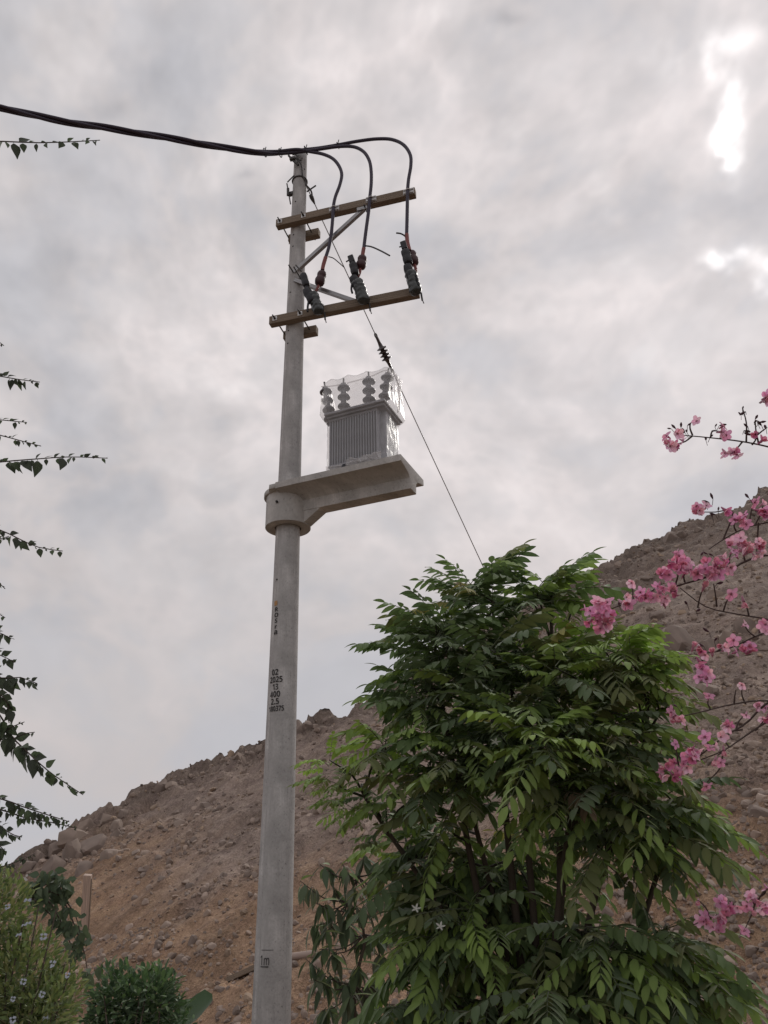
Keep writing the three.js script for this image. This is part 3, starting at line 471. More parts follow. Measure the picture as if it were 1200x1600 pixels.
  { const t = scene.children.find((o) => o.name === 'power_cable'); for (const [px, py] of [[414, 238.5], [438, 239], [478, 235], [528, 227.5]]) { const c = onArm(px, py, off + .005), g = new THREE.TorusGeometry(px > 500 ? .042 : .058, .007, 6, 20); g.rotateY(Math.PI / 2 - AY); g.rotateZ(px > 450 ? .2 : -.05); g.translate(c.x, c.y, c.z); const tie = part('cable_tie', g, M.polymer, t); part('tie_tail', rod(c.clone().add(V(0, .05, 0)), c.clone().add(V(.012, .10, .01)), .007, 5), M.polymer, tie); } }
  // ---- fuse cutouts on the lower crossarm
  const cut = [
    { lb: 'dark fuse cutout with green wrapped body on the lower crossarm beside the pole shaft', hood: null, up: [[473.5, 428], [479.5, 448], 6.2], mid: [[478, 452], [490, 473], 7.4], green: [[487.5, 458], [499.5, 490], 8.6], hook: [[483, 468], [481, 478], [480.5, 487]], arm2: [[471, 424], [462, 414]] },
    { lb: 'dark fuse cutout with green wrapped body at midspan of the lower crossarm', hood: [[547.5, 400.5], [551, 411], 4.4], up: [[551, 411], [555.5, 430], 6.6], mid: [[551, 433], [561, 450], 7.4], green: [[557, 438], [570, 473], 9.2], hook: [[550, 444], [549, 452], [550.5, 458]], arm2: [[549, 404], [541, 409]] },
    { lb: 'dark fuse cutout with grey wrapped body on the free end of the lower crossarm', hood: [[629.5, 378.5], [633, 390], 4.4], up: [[633, 391], [638.5, 413], 7.6], mid: [[636, 414], [643.5, 438], 7.2], green: [[640.5, 424], [651, 459], 9.0], hook: [[648, 425], [652, 436], [654, 446]], arm2: [[632, 384], [624, 386]] },
  ];
  const lo = radiusAt(8.555) + .004 + ARMD, CO = lo + .10, PXM = 122;
  const ribs = (n, r) => { const o = [[0, .001], [.0, r * .55], [.05, r * .82]]; for (let i = 0; i < n; i++) { const a = .06 + .88 * i / n, h = .88 / n; o.push([a + h * .1, r * .93], [a + h * .4, r], [a + h * .65, r * .99], [a + h * .92, r * .92]); } o.push([.95, r * .8], [1, r * .5], [1, .001]); return o; };
  const lumpy = (g, k) => { const p = g.attributes.position; for (let i = 0; i < p.count; i++) { const x = p.getX(i) * 14, y = p.getY(i) * 14, z = p.getZ(i) * 14; p.setXYZ(i, p.getX(i) + k * fbm(x, y, z, 3), p.getY(i) + k * fbm(x + 9, y, z, 3), p.getZ(i) + k * fbm(x, y + 9, z, 3)); } g.computeVertexNormals(); return g; };
  for (const c of cut) {
    const g0 = onArm(...c.green[0], CO), g1 = onArm(...c.green[1], CO - .03);
    const t = thing('fuse_cutout', c.lb, 'fuse cutout', g1.clone(), 'fuse cutouts on the lower crossarm');
    part('insulator_body', lumpy(lathe(g0, g1, ribs(5, c.green[2] / PXM), 20), .022), M.greenish, t);
    part('fuse_housing', lathe(onArm(...c.mid[0], CO + .01), onArm(...c.mid[1], CO + .01), ribs(2, c.mid[2] / PXM), 7), M.polymer, t);
    part('fuse_housing', lathe(onArm(...c.up[0], CO + .01), onArm(...c.up[1], CO + .01), ribs(2, c.up[2] / PXM), 6), M.polymer, t);
    part('neck', rod(onArm(...c.up[1], CO + .01).lerp(onArm(...c.up[0], CO + .01), .2), onArm(...c.mid[0], CO + .01).lerp(onArm(...c.mid[1], CO + .01), .25), .026), M.polymer, t);
    part('neck', rod(onArm(...c.mid[0], CO + .01).lerp(onArm(...c.mid[1], CO + .01), .5), g0.clone().lerp(g1, .35), .035), M.polymer, t);
    if (c.hood) { const h0 = onArm(...c.hood[0], CO + .01), h1 = onArm(...c.hood[1], CO + .01), X = h1.clone().sub(h0).normalize(); part('contact_hood', box(h0.distanceTo(h1) * 1.0, c.hood[2] * 2 / PXM, .06, frame(h0.clone().lerp(h1, .5), X, AN.clone().cross(X), AN), .012), M.polymer, t); part('neck', rod(h0.clone().lerp(h1, .5), onArm(...c.up[0], CO + .01).lerp(onArm(...c.up[1], CO + .01), .2), .022), M.polymer, t); }
    part('pull_ring', tube(c.hook.map(([x, y]) => onArm(x, y, CO + .03)), .014, 10, 6), M.polymer, t);
    part('contact_arm', rod(onArm(...c.arm2[0], CO), onArm(...c.arm2[1], CO + .02), .009, 6), M.darkSteel, t);
    const e = armPoint(0, 0, lo + .002); const foot = g1.clone().lerp(g0, .15), mid = V(foot.x, 8.555, foot.z).addScaledVector(AN, lo + .008 - V(foot.x - POLE.x, 0, foot.z - POLE.z).dot(AN));
    part('mounting_plate', merge([box(.09, .13, .010, frame(mid, AX, UP, AN), .003), rod(mid, g1.clone().lerp(g0, .3), .02), rod(mid.clone().add(V(.05, -.05, 0)), mid.clone().add(V(.06, -.16, 0)), .012, 6), rod(mid.clone().add(V(.06, -.15, 0)), mid.clone().add(V(.075, -.22, .02)), .006, 6)]), M.darkSteel, t);
  }
}

// ---------------------------------------------------------------- guy wire
{
  const S = onShaft(10.93, 60, .012), G = onHill(926, 1250) ?? V(5, 2, -16); G.y -= .05;
  const t = thing('guy_wire', 'thin steel guy wire with ribbed insulator running from the pole top to the hillside', 'guy wire', G.clone());
  const dir = G.clone().sub(S).normalize(), at = (px, py) => { const q = ray(px, py).normalize(), w = camera.position.clone().sub(S), b = q.dot(dir), d = q.dot(w), e = dir.dot(w); return S.clone().addScaledVector(dir, (e - b * d) / (1 - b * b)); };
  const i0 = at(587, 527), i1 = at(612, 577);
  part('wire', rod(S, i0, .0075, 7), M.steel, t); part('wire', rod(i1, G, .0075, 7), M.steel, t);
  const prof = [[0, .001], [0, .02], [.18, .024]]; for (let i = 0; i < 4; i++) { const y = .34 + i * .105; prof.push([y - .03, .034], [y, .076], [y + .025, .078], [y + .05, .036]); } prof.push([.8, .024], [1, .018], [1, .001]);
  part('insulator', lathe(i0, i1, prof, 20), M.glaze, t);
  for (const [p, s] of [[i0, 1], [i1, -1]]) { const g = new THREE.TorusGeometry(.034, .009, 8, 16); g.applyMatrix4(basis(p.clone().addScaledVector(dir, -.02 * s), dir)); part('clevis', g, M.darkSteel, t); }
  part('preformed_grip', lathe(at(486.5, 303), at(494, 318), [[0, .001], [.02, .024], [.3, .030], [.6, .024], [1, .009], [1, .001]], 10), M.darkSteel, t);
  part('thimble', merge([tube([S.clone(), S.clone().addScaledVector(dir, .1).add(V(.03, 0, .01)), S.clone().addScaledVector(dir, .2)], .012, 8, 6), rod(S.clone().addScaledVector(dir, .08).add(V(-.02, -.02, 0)), S.clone().addScaledVector(dir, .08).add(V(.10, .09, 0)), .011, 6)]), M.darkSteel, t);
  part('wrap_wire', tube([onArm(462, 247, .13), onArm(470, 256, .12), onShaft(11.05, 30, .012), onShaft(10.98, 55, .014), S], .010, 20, 6), M.darkSteel, t);
}

// ================================================================ vegetation
// a blade: length along x, width along z, folded along the midrib, drooping
function blade(len, wid, prof, fold, droop, col, seg = prof.length - 1, wave = 0) {
  const P = [], C = [], I = [];
  for (let i = 0; i <= seg; i++) { const s = i / seg, w = wid * prof[i] / 2, x = len * s * (1 - .12 * droop * s), y = -droop * len * s * s * .45 + wave * Math.sin(s * 9); P.push(x, y + fold * w, -w, x, y, 0, x, y + fold * w, w); for (let k = 0; k < 3; k++) { const f = k === 1 ? 1.12 : 1; C.push(col[0] * f, col[1] * f, col[2] * f); } }
  for (let i = 0; i < seg; i++) { const a = i * 3; I.push(a, a + 1, a + 3, a + 1, a + 4, a + 3, a + 1, a + 2, a + 4, a + 2, a + 5, a + 4); }
  const g = new THREE.BufferGeometry(); g.setAttribute('position', new THREE.Float32BufferAttribute(P, 3)); g.setAttribute('color', new THREE.Float32BufferAttribute(C, 3)); g.setIndex(I); g.computeVertexNormals(); return g;
}
const strip = (pts, r, col, rad = 3) => { const g = taper(pts, r, r * .5, pts.length > 2 ? 4 : 2, rad); return vSolid(g, col); };
const OVAL = [.14, .78, 1, .95, .66, .08], OVATE = [.2, .95, 1, .72, .36, .05], LANCE = [.12, .6, .95, 1, .8, .45, .04];
const turn = (p, yaw, pitch, roll = 0) => new THREE.Matrix4().compose(p, new THREE.Quaternion().setFromEuler(new THREE.Euler(roll, yaw, pitch, 'YZX')), V(1, 1, 1));
function pinnate(L, pairs, col, droop, ll, lw) {
  const list = [], pt = (s) => V(L * s * (1 - .15 * droop * s), -droop * L * s * s * .5, 0);
  list.push({ geo: strip([pt(0), pt(.33), pt(.66), pt(1)], .0035, [.11, .14, .05]), m: new THREE.Matrix4() });
  for (let k = 0; k < pairs; k++) for (const sd of [-1, 1]) {
    const s = .26 + .70 * k / (pairs - .5) + rr(-.012, .012), len = ll * (.72 + .4 * Math.sin(Math.PI * (.18 + .62 * k / pairs))) * rr(.9, 1.1), kk = rr(.85, 1.18);
    list.push({ geo: blade(len, lw * rr(.88, 1.1), OVAL, rr(.12, .4), rr(.1, .7), col.map((c) => c * kk)), m: turn(pt(s), sd * -rr(.85, 1.15), -rr(.1, .5) - droop * s * .5, sd * rr(-.25, .2)) });
  }
  list.push({ geo: blade(ll * rr(.9, 1.1), lw, OVAL, .25, .4, col), m: turn(pt(1), 0, -droop * .8) });
  return bake(list);
}
// single leaves as parts while they can be picked out, the smallest past the limit joined
function addLeaves(T, list, max = 290) {
  list.sort((a, b) => b.k - a.k); for (const l of list.slice(0, max)) placed('leaf', l.geo, M.leaf, T, l.m);
  if (list.length > max) part('foliage', bake(list.slice(max)), M.leaf, T).userData.kind = 'stuff';
}
// ---- the leafy tree in front of the hill
{
  const base = atForward(820, 1500, 4.9); base.y = 0;
  const T = thing('leafy_tree', 'bushy dark green tree with feathery compound leaves before the hillside', 'tree', base);
  const DARK = [.100, .156, .066], MID = [.135, .212, .072], OLIVE = [.180, .215, .074], YOUNG = [.30, .45, .085], LIGHT = [.225, .335, .078];
  const tones = [DARK, MID, MID, OLIVE, LIGHT, YOUNG, [.34, .32, .09], [.17, .12, .07]], variants = tones.map((c) => [0, 1, 2, 3].map((k) => pinnate(rr(.34, .44), 6 + (k > 1), c, rr(.25, .95), rr(.088, .112), rr(.036, .045))));
  // shoots: screen ellipse, depth and half depth, number, share of young leaves, of light ones
  const blobs = [[860, 940, 36, 24, 4.75, .25, 6, .02, .25], [755, 935, 46, 26, 4.7, .3, 7, 0, .1], [682, 1000, 42, 32, 4.6, .3, 8, 0, .05], [652, 1072, 26, 30, 4.5, .25, 5, .05, .1], [770, 1030, 90, 50, 4.45, .45, 12, 0, .12], [890, 1030, 50, 40, 4.35, .35, 8, .25, .5], [985, 1055, 36, 24, 4.2, .2, 6, .8, .2], [940, 1020, 22, 18, 4.2, .1, 3, .8, .2], [880, 1125, 90, 34, 4.2, .35, 9, .1, .35], [735, 1130, 75, 40, 4.35, .35, 10, .04, .12], [842, 1150, 10, 12, 3.7, .04, 2, 1, 0], [975, 1150, 36, 28, 4.1, .25, 5, .2, .45], [735, 1200, 70, 28, 4.25, .25, 8, .2, .4], [880, 1215, 90, 26, 4.05, .25, 8, .1, .3], [1000, 1245, 55, 28, 4.05, .25, 6, .08, .35], [1045, 1300, 24, 20, 4.0, .15, 3, .2, .5], [950, 1295, 50, 20, 4.15, .2, 4, .08, .4], [680, 1310, 50, 45, 4.5, .3, 9, .05, .2], [800, 1375, 70, 35, 4.55, .3, 9, .05, .2], [920, 1455, 80, 34, 4.0, .3, 9, .08, .35], [715, 1450, 65, 42, 4.3, .3, 11, .12, .3], [1035, 1475, 36, 26, 4.0, .2, 4, .08, .4], [1075, 1545, 26, 26, 3.9, .2, 4, .15, .45], [845, 1555, 95, 28, 4.0, .35, 8, .06, .25], [990, 1585, 75, 28, 3.9, .25, 7, .06, .3], [675, 1560, 48, 42, 4.3, .25, 9, .12, .35], [800, 1650, 160, 40, 4.2, .4, 10, 0, .1], [602, 1150, 8, 22, 4.3, .08, 2, .9, .1], [850, 1265, 80, 70, 4.9, .2, 9, 0, 0], [780, 1420, 90, 90, 4.85, .2, 13, 0, 0], [790, 1110, 90, 80, 4.95, .2, 11, 0, 0]];
  const cen = atDepth(830, 1300, 4.6), trunkTop = base.clone().lerp(cen, .35), shoots = [];
  for (const [cx, cy, rx, ry, z, rz, n, yg, lt] of blobs) for (let i = 0; i < n; i++) { const a = rr(0, 6.283), r = Math.sqrt(rnd()); shoots.push({ p: atDepth(cx + Math.cos(a) * rx * r, cy + Math.sin(a) * ry * r, z + rr(-rz, rz)), yg, lt, k: mix(.95, 1.12, smooth(1050, 1400, cy)) }); }
  for (const [px, py, z, yg, lt, k] of [[515, 1188, 4.3, .8, .2, .62], [528, 1225, 4.3, .4, .6, .62], [550, 1262, 4.35, .1, .3, .6], [580, 1240, 4.5, .1, .2, .6], [605, 1255, 4.4, .1, .3, .7], [568, 1215, 4.4, .1, .3, .55], [645, 1250, 4.3, .1, .3, .8], [600, 1300, 4.4, 0, .3, .6]]) shoots.push({ p: atDepth(px, py, z), yg, lt, k });
  // limbs
  const limbEnds = [[680, 1040, 4.6], [770, 940, 4.7], [860, 940, 4.75], [960, 1050, 4.4], [1010, 1150, 4.2], [1050, 1290, 4.1], [570, 1245, 4.4], [720, 1200, 4.4], [900, 1200, 4.2], [700, 1450, 4.3], [1040, 1480, 4.0], [880, 1450, 4.2], [800, 1080, 4.6]].map(([x, y, z]) => atDepth(x, y, z));
  part('trunk', taper([base.clone().add(V(0, -.1, 0)), base.clone().add(V(.04, .3, .02)), base.clone().lerp(cen, .25).add(V(-.05, 0, 0)), trunkTop], .075, .05, 12, 9), M.bark, T);
  const nodes = [];
  for (const e of limbEnds) { const st = base.clone().lerp(trunkTop, rr(.55, .98)), k = V(st.x + (e.x - st.x) * .45 + rr(-.1, .1), mix(st.y, e.y, .55) + .05, st.z + (e.z - st.z) * .4 + rr(-.1, .1)), c = new THREE.CatmullRomCurve3([st, k, e]); part('limb', taper([st, k, e], .032, .010, 14, 7), M.bark, T); for (let i = 2; i <= 10; i++) nodes.push(c.getPoint(i / 10)); }
  const twigs = [], leaves = [];
  for (const s of shoots) {
    let best = nodes[0], bd = 1e9; for (const n of nodes) { const d = n.distanceTo(s.p) + (n.y > s.p.y ? .25 : 0); if (d < bd) { bd = d; best = n; } }
    const mid = best.clone().lerp(s.p, .5).add(V(rr(-.05, .05), rr(-.02, .08), rr(-.05, .05)));
    twigs.push({ geo: vSolid(taper([best, mid, s.p], .009, .004, 6, 5), [.06, .055, .03]), m: new THREE.Matrix4() });
    const out = s.p.clone().sub(cen); out.y *= .6; out.normalize(); const n = 6 + Math.floor(rnd() * 4), ph = rr(0, 6.283);
    for (let i = 0; i < n; i++) {
      const a = ph + i * 2.4, el = mix(.65, -.45, i / n) + rr(-.2, .2), d = V(Math.cos(a) * Math.cos(el), Math.sin(el), Math.sin(a) * Math.cos(el)).addScaledVector(out, .5).normalize();
      const u = rnd(), tone = u < s.yg && i < 5 ? 5 : u < s.yg + s.lt * 1.25 + .05 ? (rnd() < .4 ? 3 : 4) : (rnd() < .03 ? (rnd() < .75 ? 6 : 7) : Math.floor(rnd() * 3)), sc = (tone === 5 ? rr(.55, .9) : rr(.55, 1.12)) * (s.k ?? 1);
      leaves.push({ geo: variants[tone][Math.floor(rnd() * 4)], m: basis(s.p.clone().addScaledVector(d, .004).add(V(0, -i * .012, 0)), d, UP, sc, rr(-.35, .35)), d: s.p.distanceTo(camera.position), q: s.p.clone().addScaledVector(d, .2) });
    }
  }
  { const m = part('twigs', bake(twigs), M.leaf, T); m.userData.kind = 'stuff'; }
  // the 300 that show largest: nearest in each cell of the view, the rest joined
  const cells = {}; for (const l of leaves) { const v = l.q.clone().project(camera), k = Math.floor(v.x * 26) + ',' + Math.floor(v.y * 34); if (Math.abs(v.x) < 1 && Math.abs(v.y) < 1 && (!cells[k] || cells[k].d > l.d)) cells[k] = l; }
  const chosen = new Set(Object.values(cells).sort((a, b) => a.d - b.d).slice(0, 298));
  for (const l of chosen) placed('leaf', l.geo, M.leaf, T, l.m);
  const rest = part('foliage', bake(leaves.filter((l) => !chosen.has(l))), M.leaf, T); rest.userData.kind = 'stuff';
  // white star flowers
  for (const [px, py, z] of [[774, 1160, 3.7], [688, 1448, 3.75], [650, 1420, 3.8]]) { const c = atDepth(px, py, z), l = []; for (let i = 0; i < 5; i++) l.push({ geo: blade(.028, .010, OVAL, .1, .2, [.62, .62, .58]), m: turn(V(0, 0, 0), i * 1.257, .35) }); const g = bake(l); g.rotateX(.9); g.translate(c.x, c.y, c.z); part('blossom', g, M.petal, T, 'small white star blossom'); }
}
// ---- shrub with broad hanging leaves, behind the pole
{
  const base = atForward(560, 1560, 9.0); base.y = hillY(base.x, base.z);
  const T = thing('broadleaf_shrub', 'straggling shrub with long hanging dark leaves beside the pole foot', 'shrub', base);
  const tones = [[.07, .11, .058], [.085, .125, .062], [.105, .16, .065], [.10, .12, .068], [.18, .27, .08]], vars = tones.map((c) => [0, 1, 2].map(() => { const g = blade(rr(.22, .28), rr(.062, .08), LANCE, .3, rr(.25, .5), c); return bake([{ geo: g, m: turn(V(.02, 0, 0), 0, 0) }, { geo: strip([V(0, 0, 0), V(.012, 0, 0), V(.025, 0, 0)], .003, [.1, .12, .05]), m: new THREE.Matrix4() }]); }));
  const tips = [[505, 1355], [530, 1345], [555, 1385], [580, 1370], [495, 1405], [520, 1420], [575, 1420], [480, 1450], [505, 1455], [545, 1450], [600, 1440], [490, 1530], [520, 1490], [560, 1500], [535, 1535], [580, 1540], [500, 1575], [545, 1585], [600, 1500], [610, 1570], [620, 1400], [600, 1340], [475, 1380], [565, 1330], [512, 1380], [540, 1365], [560, 1410], [590, 1395], [530, 1440], [495, 1480], [560, 1470], [585, 1460], [515, 1520], [550, 1555], [580, 1590], [480, 1500], [605, 1530], [625, 1450]];
  const st = [[555, 1540], [570, 1460], [545, 1410], [560, 1370]].map(([x, y]) => atForward(x, y, 8.85)); part('stem', taper([base, ...st], .03, .010, 16, 7), M.bark, T);
  const all = [];
  for (const [px, py] of tips) {
    const p = atForward(px + rr(-6, 6), py + rr(-6, 6), 8.8 + rr(-.35, .35)); let b = st[0], bd = 9; for (const s of st) { const d = s.distanceTo(p); if (d < bd) { bd = d; b = s; } }
    part('branch', taper([b, b.clone().lerp(p, .5).add(V(0, -.06, 0)), p], .009, .004, 6, 5), M.twig, T);
    const n = 7 + Math.floor(rnd() * 4); for (let i = 0; i < n; i++) { const a = i * 2.4 + rr(0, 1), el = rr(-1.35, -.45) + (i === 0 ? 1 : 0), d = V(Math.cos(a) * Math.cos(el), Math.sin(el), Math.sin(a) * Math.cos(el)); const k = rr(.65, 1.15); all.push({ k, geo: vars[i === 0 ? 4 : Math.floor(rnd() * 4)][Math.floor(rnd() * 3)], m: basis(p.clone().lerp(b, i * .04), d, V(Math.cos(a), .4, Math.sin(a)), k, rr(-.4, .4)) }); }
  }
  addLeaves(T, all);
}
// ---- pink flowering tree, its trunk beyond the right edge
{
  const tb = atForward(1560, 1500, 3.9); tb.y = 0;
  const T = thing('pink_blossom_tree', 'slender leafless tree with clusters of pink five petalled flowers on thin branches', 'tree', tb);
  const PINKS = [[.78, .34, .52], [.88, .52, .66], [.68, .25, .42], [.84, .41, .59], [.74, .38, .50], [.90, .62, .72]];
  const flowers = PINKS.map((c, v) => { const l = []; for (let i = 0; i < 5; i++) l.push({ geo: blade(rr(.034, .040), rr(.026, .030), [.14, .42, .85, 1, .86, .4], .28, rr(-.1, .5), c.map((x) => x * rr(.9, 1.1))), m: turn(V(0, .004, 0), i * 1.257 + rr(-.12, .12), rr(.1, .5) + [0, .1, .55, -.1, .9, .2][v]) }); l.push({ geo: vSolid(taper([V(0, -.022, 0), V(0, -.008, 0), V(0, .006, 0)], .003, .009, 3, 6), c.map((x) => x * .7)), m: new THREE.Matrix4() }); for (let i = 0; i < 4; i++) l.push({ geo: strip([V(0, .002, 0), V(.003, .012, .002), V(.005, .02, .002)], .0014, [.30, .10, .10]), m: turn(V(0, 0, 0), i * 1.6, 0) }); return bake(l); });
  const bud = bake([{ geo: vSolid(lathe(V(0, 0, 0), V(0, .024, 0), [[0, .001], [.15, .003], [.55, .0052], [.85, .003], [1, .0005]], 6).deleteAttribute('uv'), [.10, .035, .05]), m: new THREE.Matrix4() }]);
  part('trunk', taper([tb.clone().add(V(0, -.1, 0)), tb.clone().add(V(.05, 1.2, 0)), tb.clone().add(V(-.03, 2.6, .05)), tb.clone().add(V(.05, 4.2, 0))], .09, .04, 16, 10), M.bark, T);
  const Z = 3.3, br = [
    [[1400, 760], [1200, 698], [1160, 690], [1100, 683], [1066, 680]], [[1420, 770], [1200, 816], [1164, 825], [1130, 843], [1108, 858]], [[1430, 860], [1200, 867], [1164, 877], [1144, 889], [1080, 909], [1046, 919], [995, 938], [958, 950], [940, 960]],
    [[1430, 1040], [1200, 968], [1154, 960], [1103, 948], [1063, 919]], [[1430, 1000], [1200, 988], [1164, 1002], [1134, 1015], [1095, 1022]], [[1430, 1160], [1200, 1095], [1147, 1100], [1093, 1113], [1062, 1120]], [[1430, 1020], [1200, 1098], [1166, 1130], [1133, 1150], [1083, 1187], [1033, 1207]], [[1440, 1010], [1200, 1127], [1160, 1153], [1130, 1173], [1087, 1190]], [[1440, 1300], [1200, 1387], [1180, 1410], [1133, 1425], [1083, 1445]], [[1420, 700], [1260, 610], [1200, 618], [1186, 630]]];
  const twig = [[[1166, 690], [1166, 660], [1160, 637]], [[1185, 692], [1181, 672], [1180, 656]], [[1183, 680], [1193, 672], [1199, 668]], [[1160, 690], [1150, 702], [1140, 708]], [[1082, 680], [1078, 668], [1080, 660], [1090, 662]], [[1082, 681], [1070, 690], [1056, 694]], [[1110, 684], [1113, 674], [1125, 674]], [[1130, 843], [1145, 800], [1138, 797], [1118, 800], [1100, 800]], [[1180, 820], [1190, 800], [1192, 790]], [[1164, 877], [1160, 862], [1152, 852]], [[1120, 948], [1118, 930], [1115, 912]], [[1185, 817], [1183, 850], [1182, 866]], [[1055, 915], [1060, 895], [1058, 882]], [[1112, 900], [1112, 892], [1118, 885]], [[1040, 921], [1030, 928], [1020, 926]], [[1095, 1022], [1100, 1040], [1105, 1050]], [[1164, 1002], [1158, 1012], [1150, 1018]], [[1083, 1187], [1082, 1178], [1080, 1172]], [[1133, 1172], [1125, 1178], [1121, 1180]], [[1160, 1140], [1145, 1142], [1135, 1140]], [[1147, 1100], [1148, 1088], [1150, 1078]], [[1150, 1420], [1145, 1412], [1140, 1408]], [[1180, 1410], [1176, 1425], [1165, 1450]], [[1130, 1175], [1125, 1200], [1105, 1222]]];
  const cl = [[1052, 684, 3, 12], [1056, 700, 2, 10], [1133, 680, 1, 4], [1126, 675, 1, 6], [1132, 705, 1, 3], [1146, 711, 2, 7], [1189, 690, 1, 5], [1089, 658, 1, 3], [1197, 622, 2, 6], [1090, 797, 2, 6], [1102, 792, 1, 6], [1132, 797, 1, 5], [1155, 806, 2, 9], [1166, 822, 1, 5], [1190, 792, 3, 9], [1197, 806, 2, 5], [1150, 848, 4, 12], [1156, 862, 3, 9], [1182, 848, 2, 10], [1184, 862, 2, 8], [1055, 876, 4, 12], [1066, 888, 4, 12], [1040, 898, 2, 7], [1048, 905, 1, 5], [1082, 892, 2, 8], [1104, 888, 4, 12], [1132, 878, 4, 12], [1118, 892, 2, 8], [1002, 928, 3, 8], [1020, 926, 2, 8], [1038, 928, 3, 10], [1056, 922, 2, 8], [1037, 946, 1, 4], [979, 940, 2, 8], [928, 955, 5, 14], [942, 958, 5, 14], [934, 970, 4, 12], [1090, 1022, 3, 10], [1124, 1017, 3, 10], [1104, 1052, 4, 12], [1148, 1019, 1, 4], [1168, 1016, 2, 8], [1197, 980, 2, 8], [1055, 1118, 2, 8], [1062, 1128, 1, 5], [1188, 1113, 2, 9], [1133, 1137, 2, 6], [1080, 1172, 4, 12], [1120, 1178, 3, 12], [1038, 1203, 3, 9], [1058, 1206, 4, 12], [1072, 1192, 2, 8], [1102, 1226, 1, 4], [1140, 1408, 4, 12], [1182, 1412, 4, 13], [1094, 1440, 3, 9], [1118, 1440, 4, 12], [1130, 1428, 2, 8], [1160, 1456, 1, 4], [1165, 860, 1, 9]];
  const zz = (px, py) => Z + .25 * fbm(px * .006, py * .006, 3, 2) + (px > 1200 ? (px - 1200) * .0012 : 0);
  const pt = ([x, y]) => atDepth(x, y, zz(x, y));
  for (const b of br) { const p = b.map(pt), y = p[0].y, on = V(tb.x + .02, Math.min(y - .1, 4.1), tb.z); part('branch', taper([on, on.clone().lerp(p[0], .6), ...p], .0105, .0022, 40, 6), M.twig, T); }
  for (const [px, py] of [[1010, 930], [990, 945], [1070, 910], [1095, 905], [1120, 900], [1140, 885], [1150, 830], [1170, 820], [1090, 950], [1130, 955], [1170, 962], [1180, 995], [1120, 1018], [1110, 1108], [1165, 1100], [1150, 1140], [1110, 1165], [1060, 1195], [1180, 1142], [1140, 1168], [1160, 1418], [1110, 1435], [1190, 1400], [1125, 686], [1175, 695]]) { const a = rr(-2.4, -.6), L = rr(14, 36); twig.push([[px, py], [px + Math.cos(a) * L * .5 + rr(-4, 4), py + Math.sin(a) * L * .5], [px + Math.cos(a) * L, py + Math.sin(a) * L]]); cl.push([px + Math.cos(a) * L, py + Math.sin(a) * L, 1, 3]); }
  for (const t of twig) part('twig', taper(t.map(pt), .0042, .0022, 10, 5), M.twig, T);
  for (const [px, py, n, r] of cl) for (let i = 0; i < n + (n > 3 ? 4 : n > 1 ? 2 : 0); i++) { const a = rr(0, 6.28), s = n > 1 ? Math.sqrt(rnd()) * r * 1.25 : 1, c = atDepth(px + Math.cos(a) * s, py + Math.sin(a) * s, zz(px, py) - rr(0, .06)), up = V(rr(-1, 1), rr(-1, .6), rr(.05, 1.1)).normalize(), side = V(rnd(), rnd(), rnd()).cross(up).normalize(); placed('flower', flowers[Math.floor(rnd() * 6)], M.petal, T, basis(c, side, up, rr(.6, .92))); }
  for (const [px, py] of [[1062, 674], [1056, 670], [1070, 676], [1049, 670], [1064, 668], [1117, 667], [1124, 665], [1112, 673], [1103, 688], [1110, 683], [1160, 640], [1165, 643], [1158, 648], [1169, 668], [1162, 673], [1178, 660], [1184, 662], [1180, 655], [1186, 660], [1197, 670], [1174, 680], [1114, 780], [1108, 785], [1104, 790], [1113, 808], [1170, 778], [1175, 780], [1073, 675], [1074, 665], [1120, 912], [1114, 868], [1106, 866], [1095, 868], [975, 945], [968, 948], [1074, 945], [1088, 955], [1108, 988], [1116, 1002], [1186, 990], [1058, 1104], [1050, 1106], [1190, 665], [1100, 1010], [1118, 804], [1122, 798]]) { const d = V(rr(-1, 1), rr(-.3, 1), rr(-.4, .4)).normalize(), c = atDepth(px, py, zz(px, py)); placed('bud', bud, M.petal, T, basis(c, V(-d.y, d.x, 0.01), d, rr(.7, 1.35))); part('twig', rod(c, c.clone().add(V(rr(-.01, .01), -.02, 0)).addScaledVector(d, -.008), .0012, 4), M.twig, T); }
}
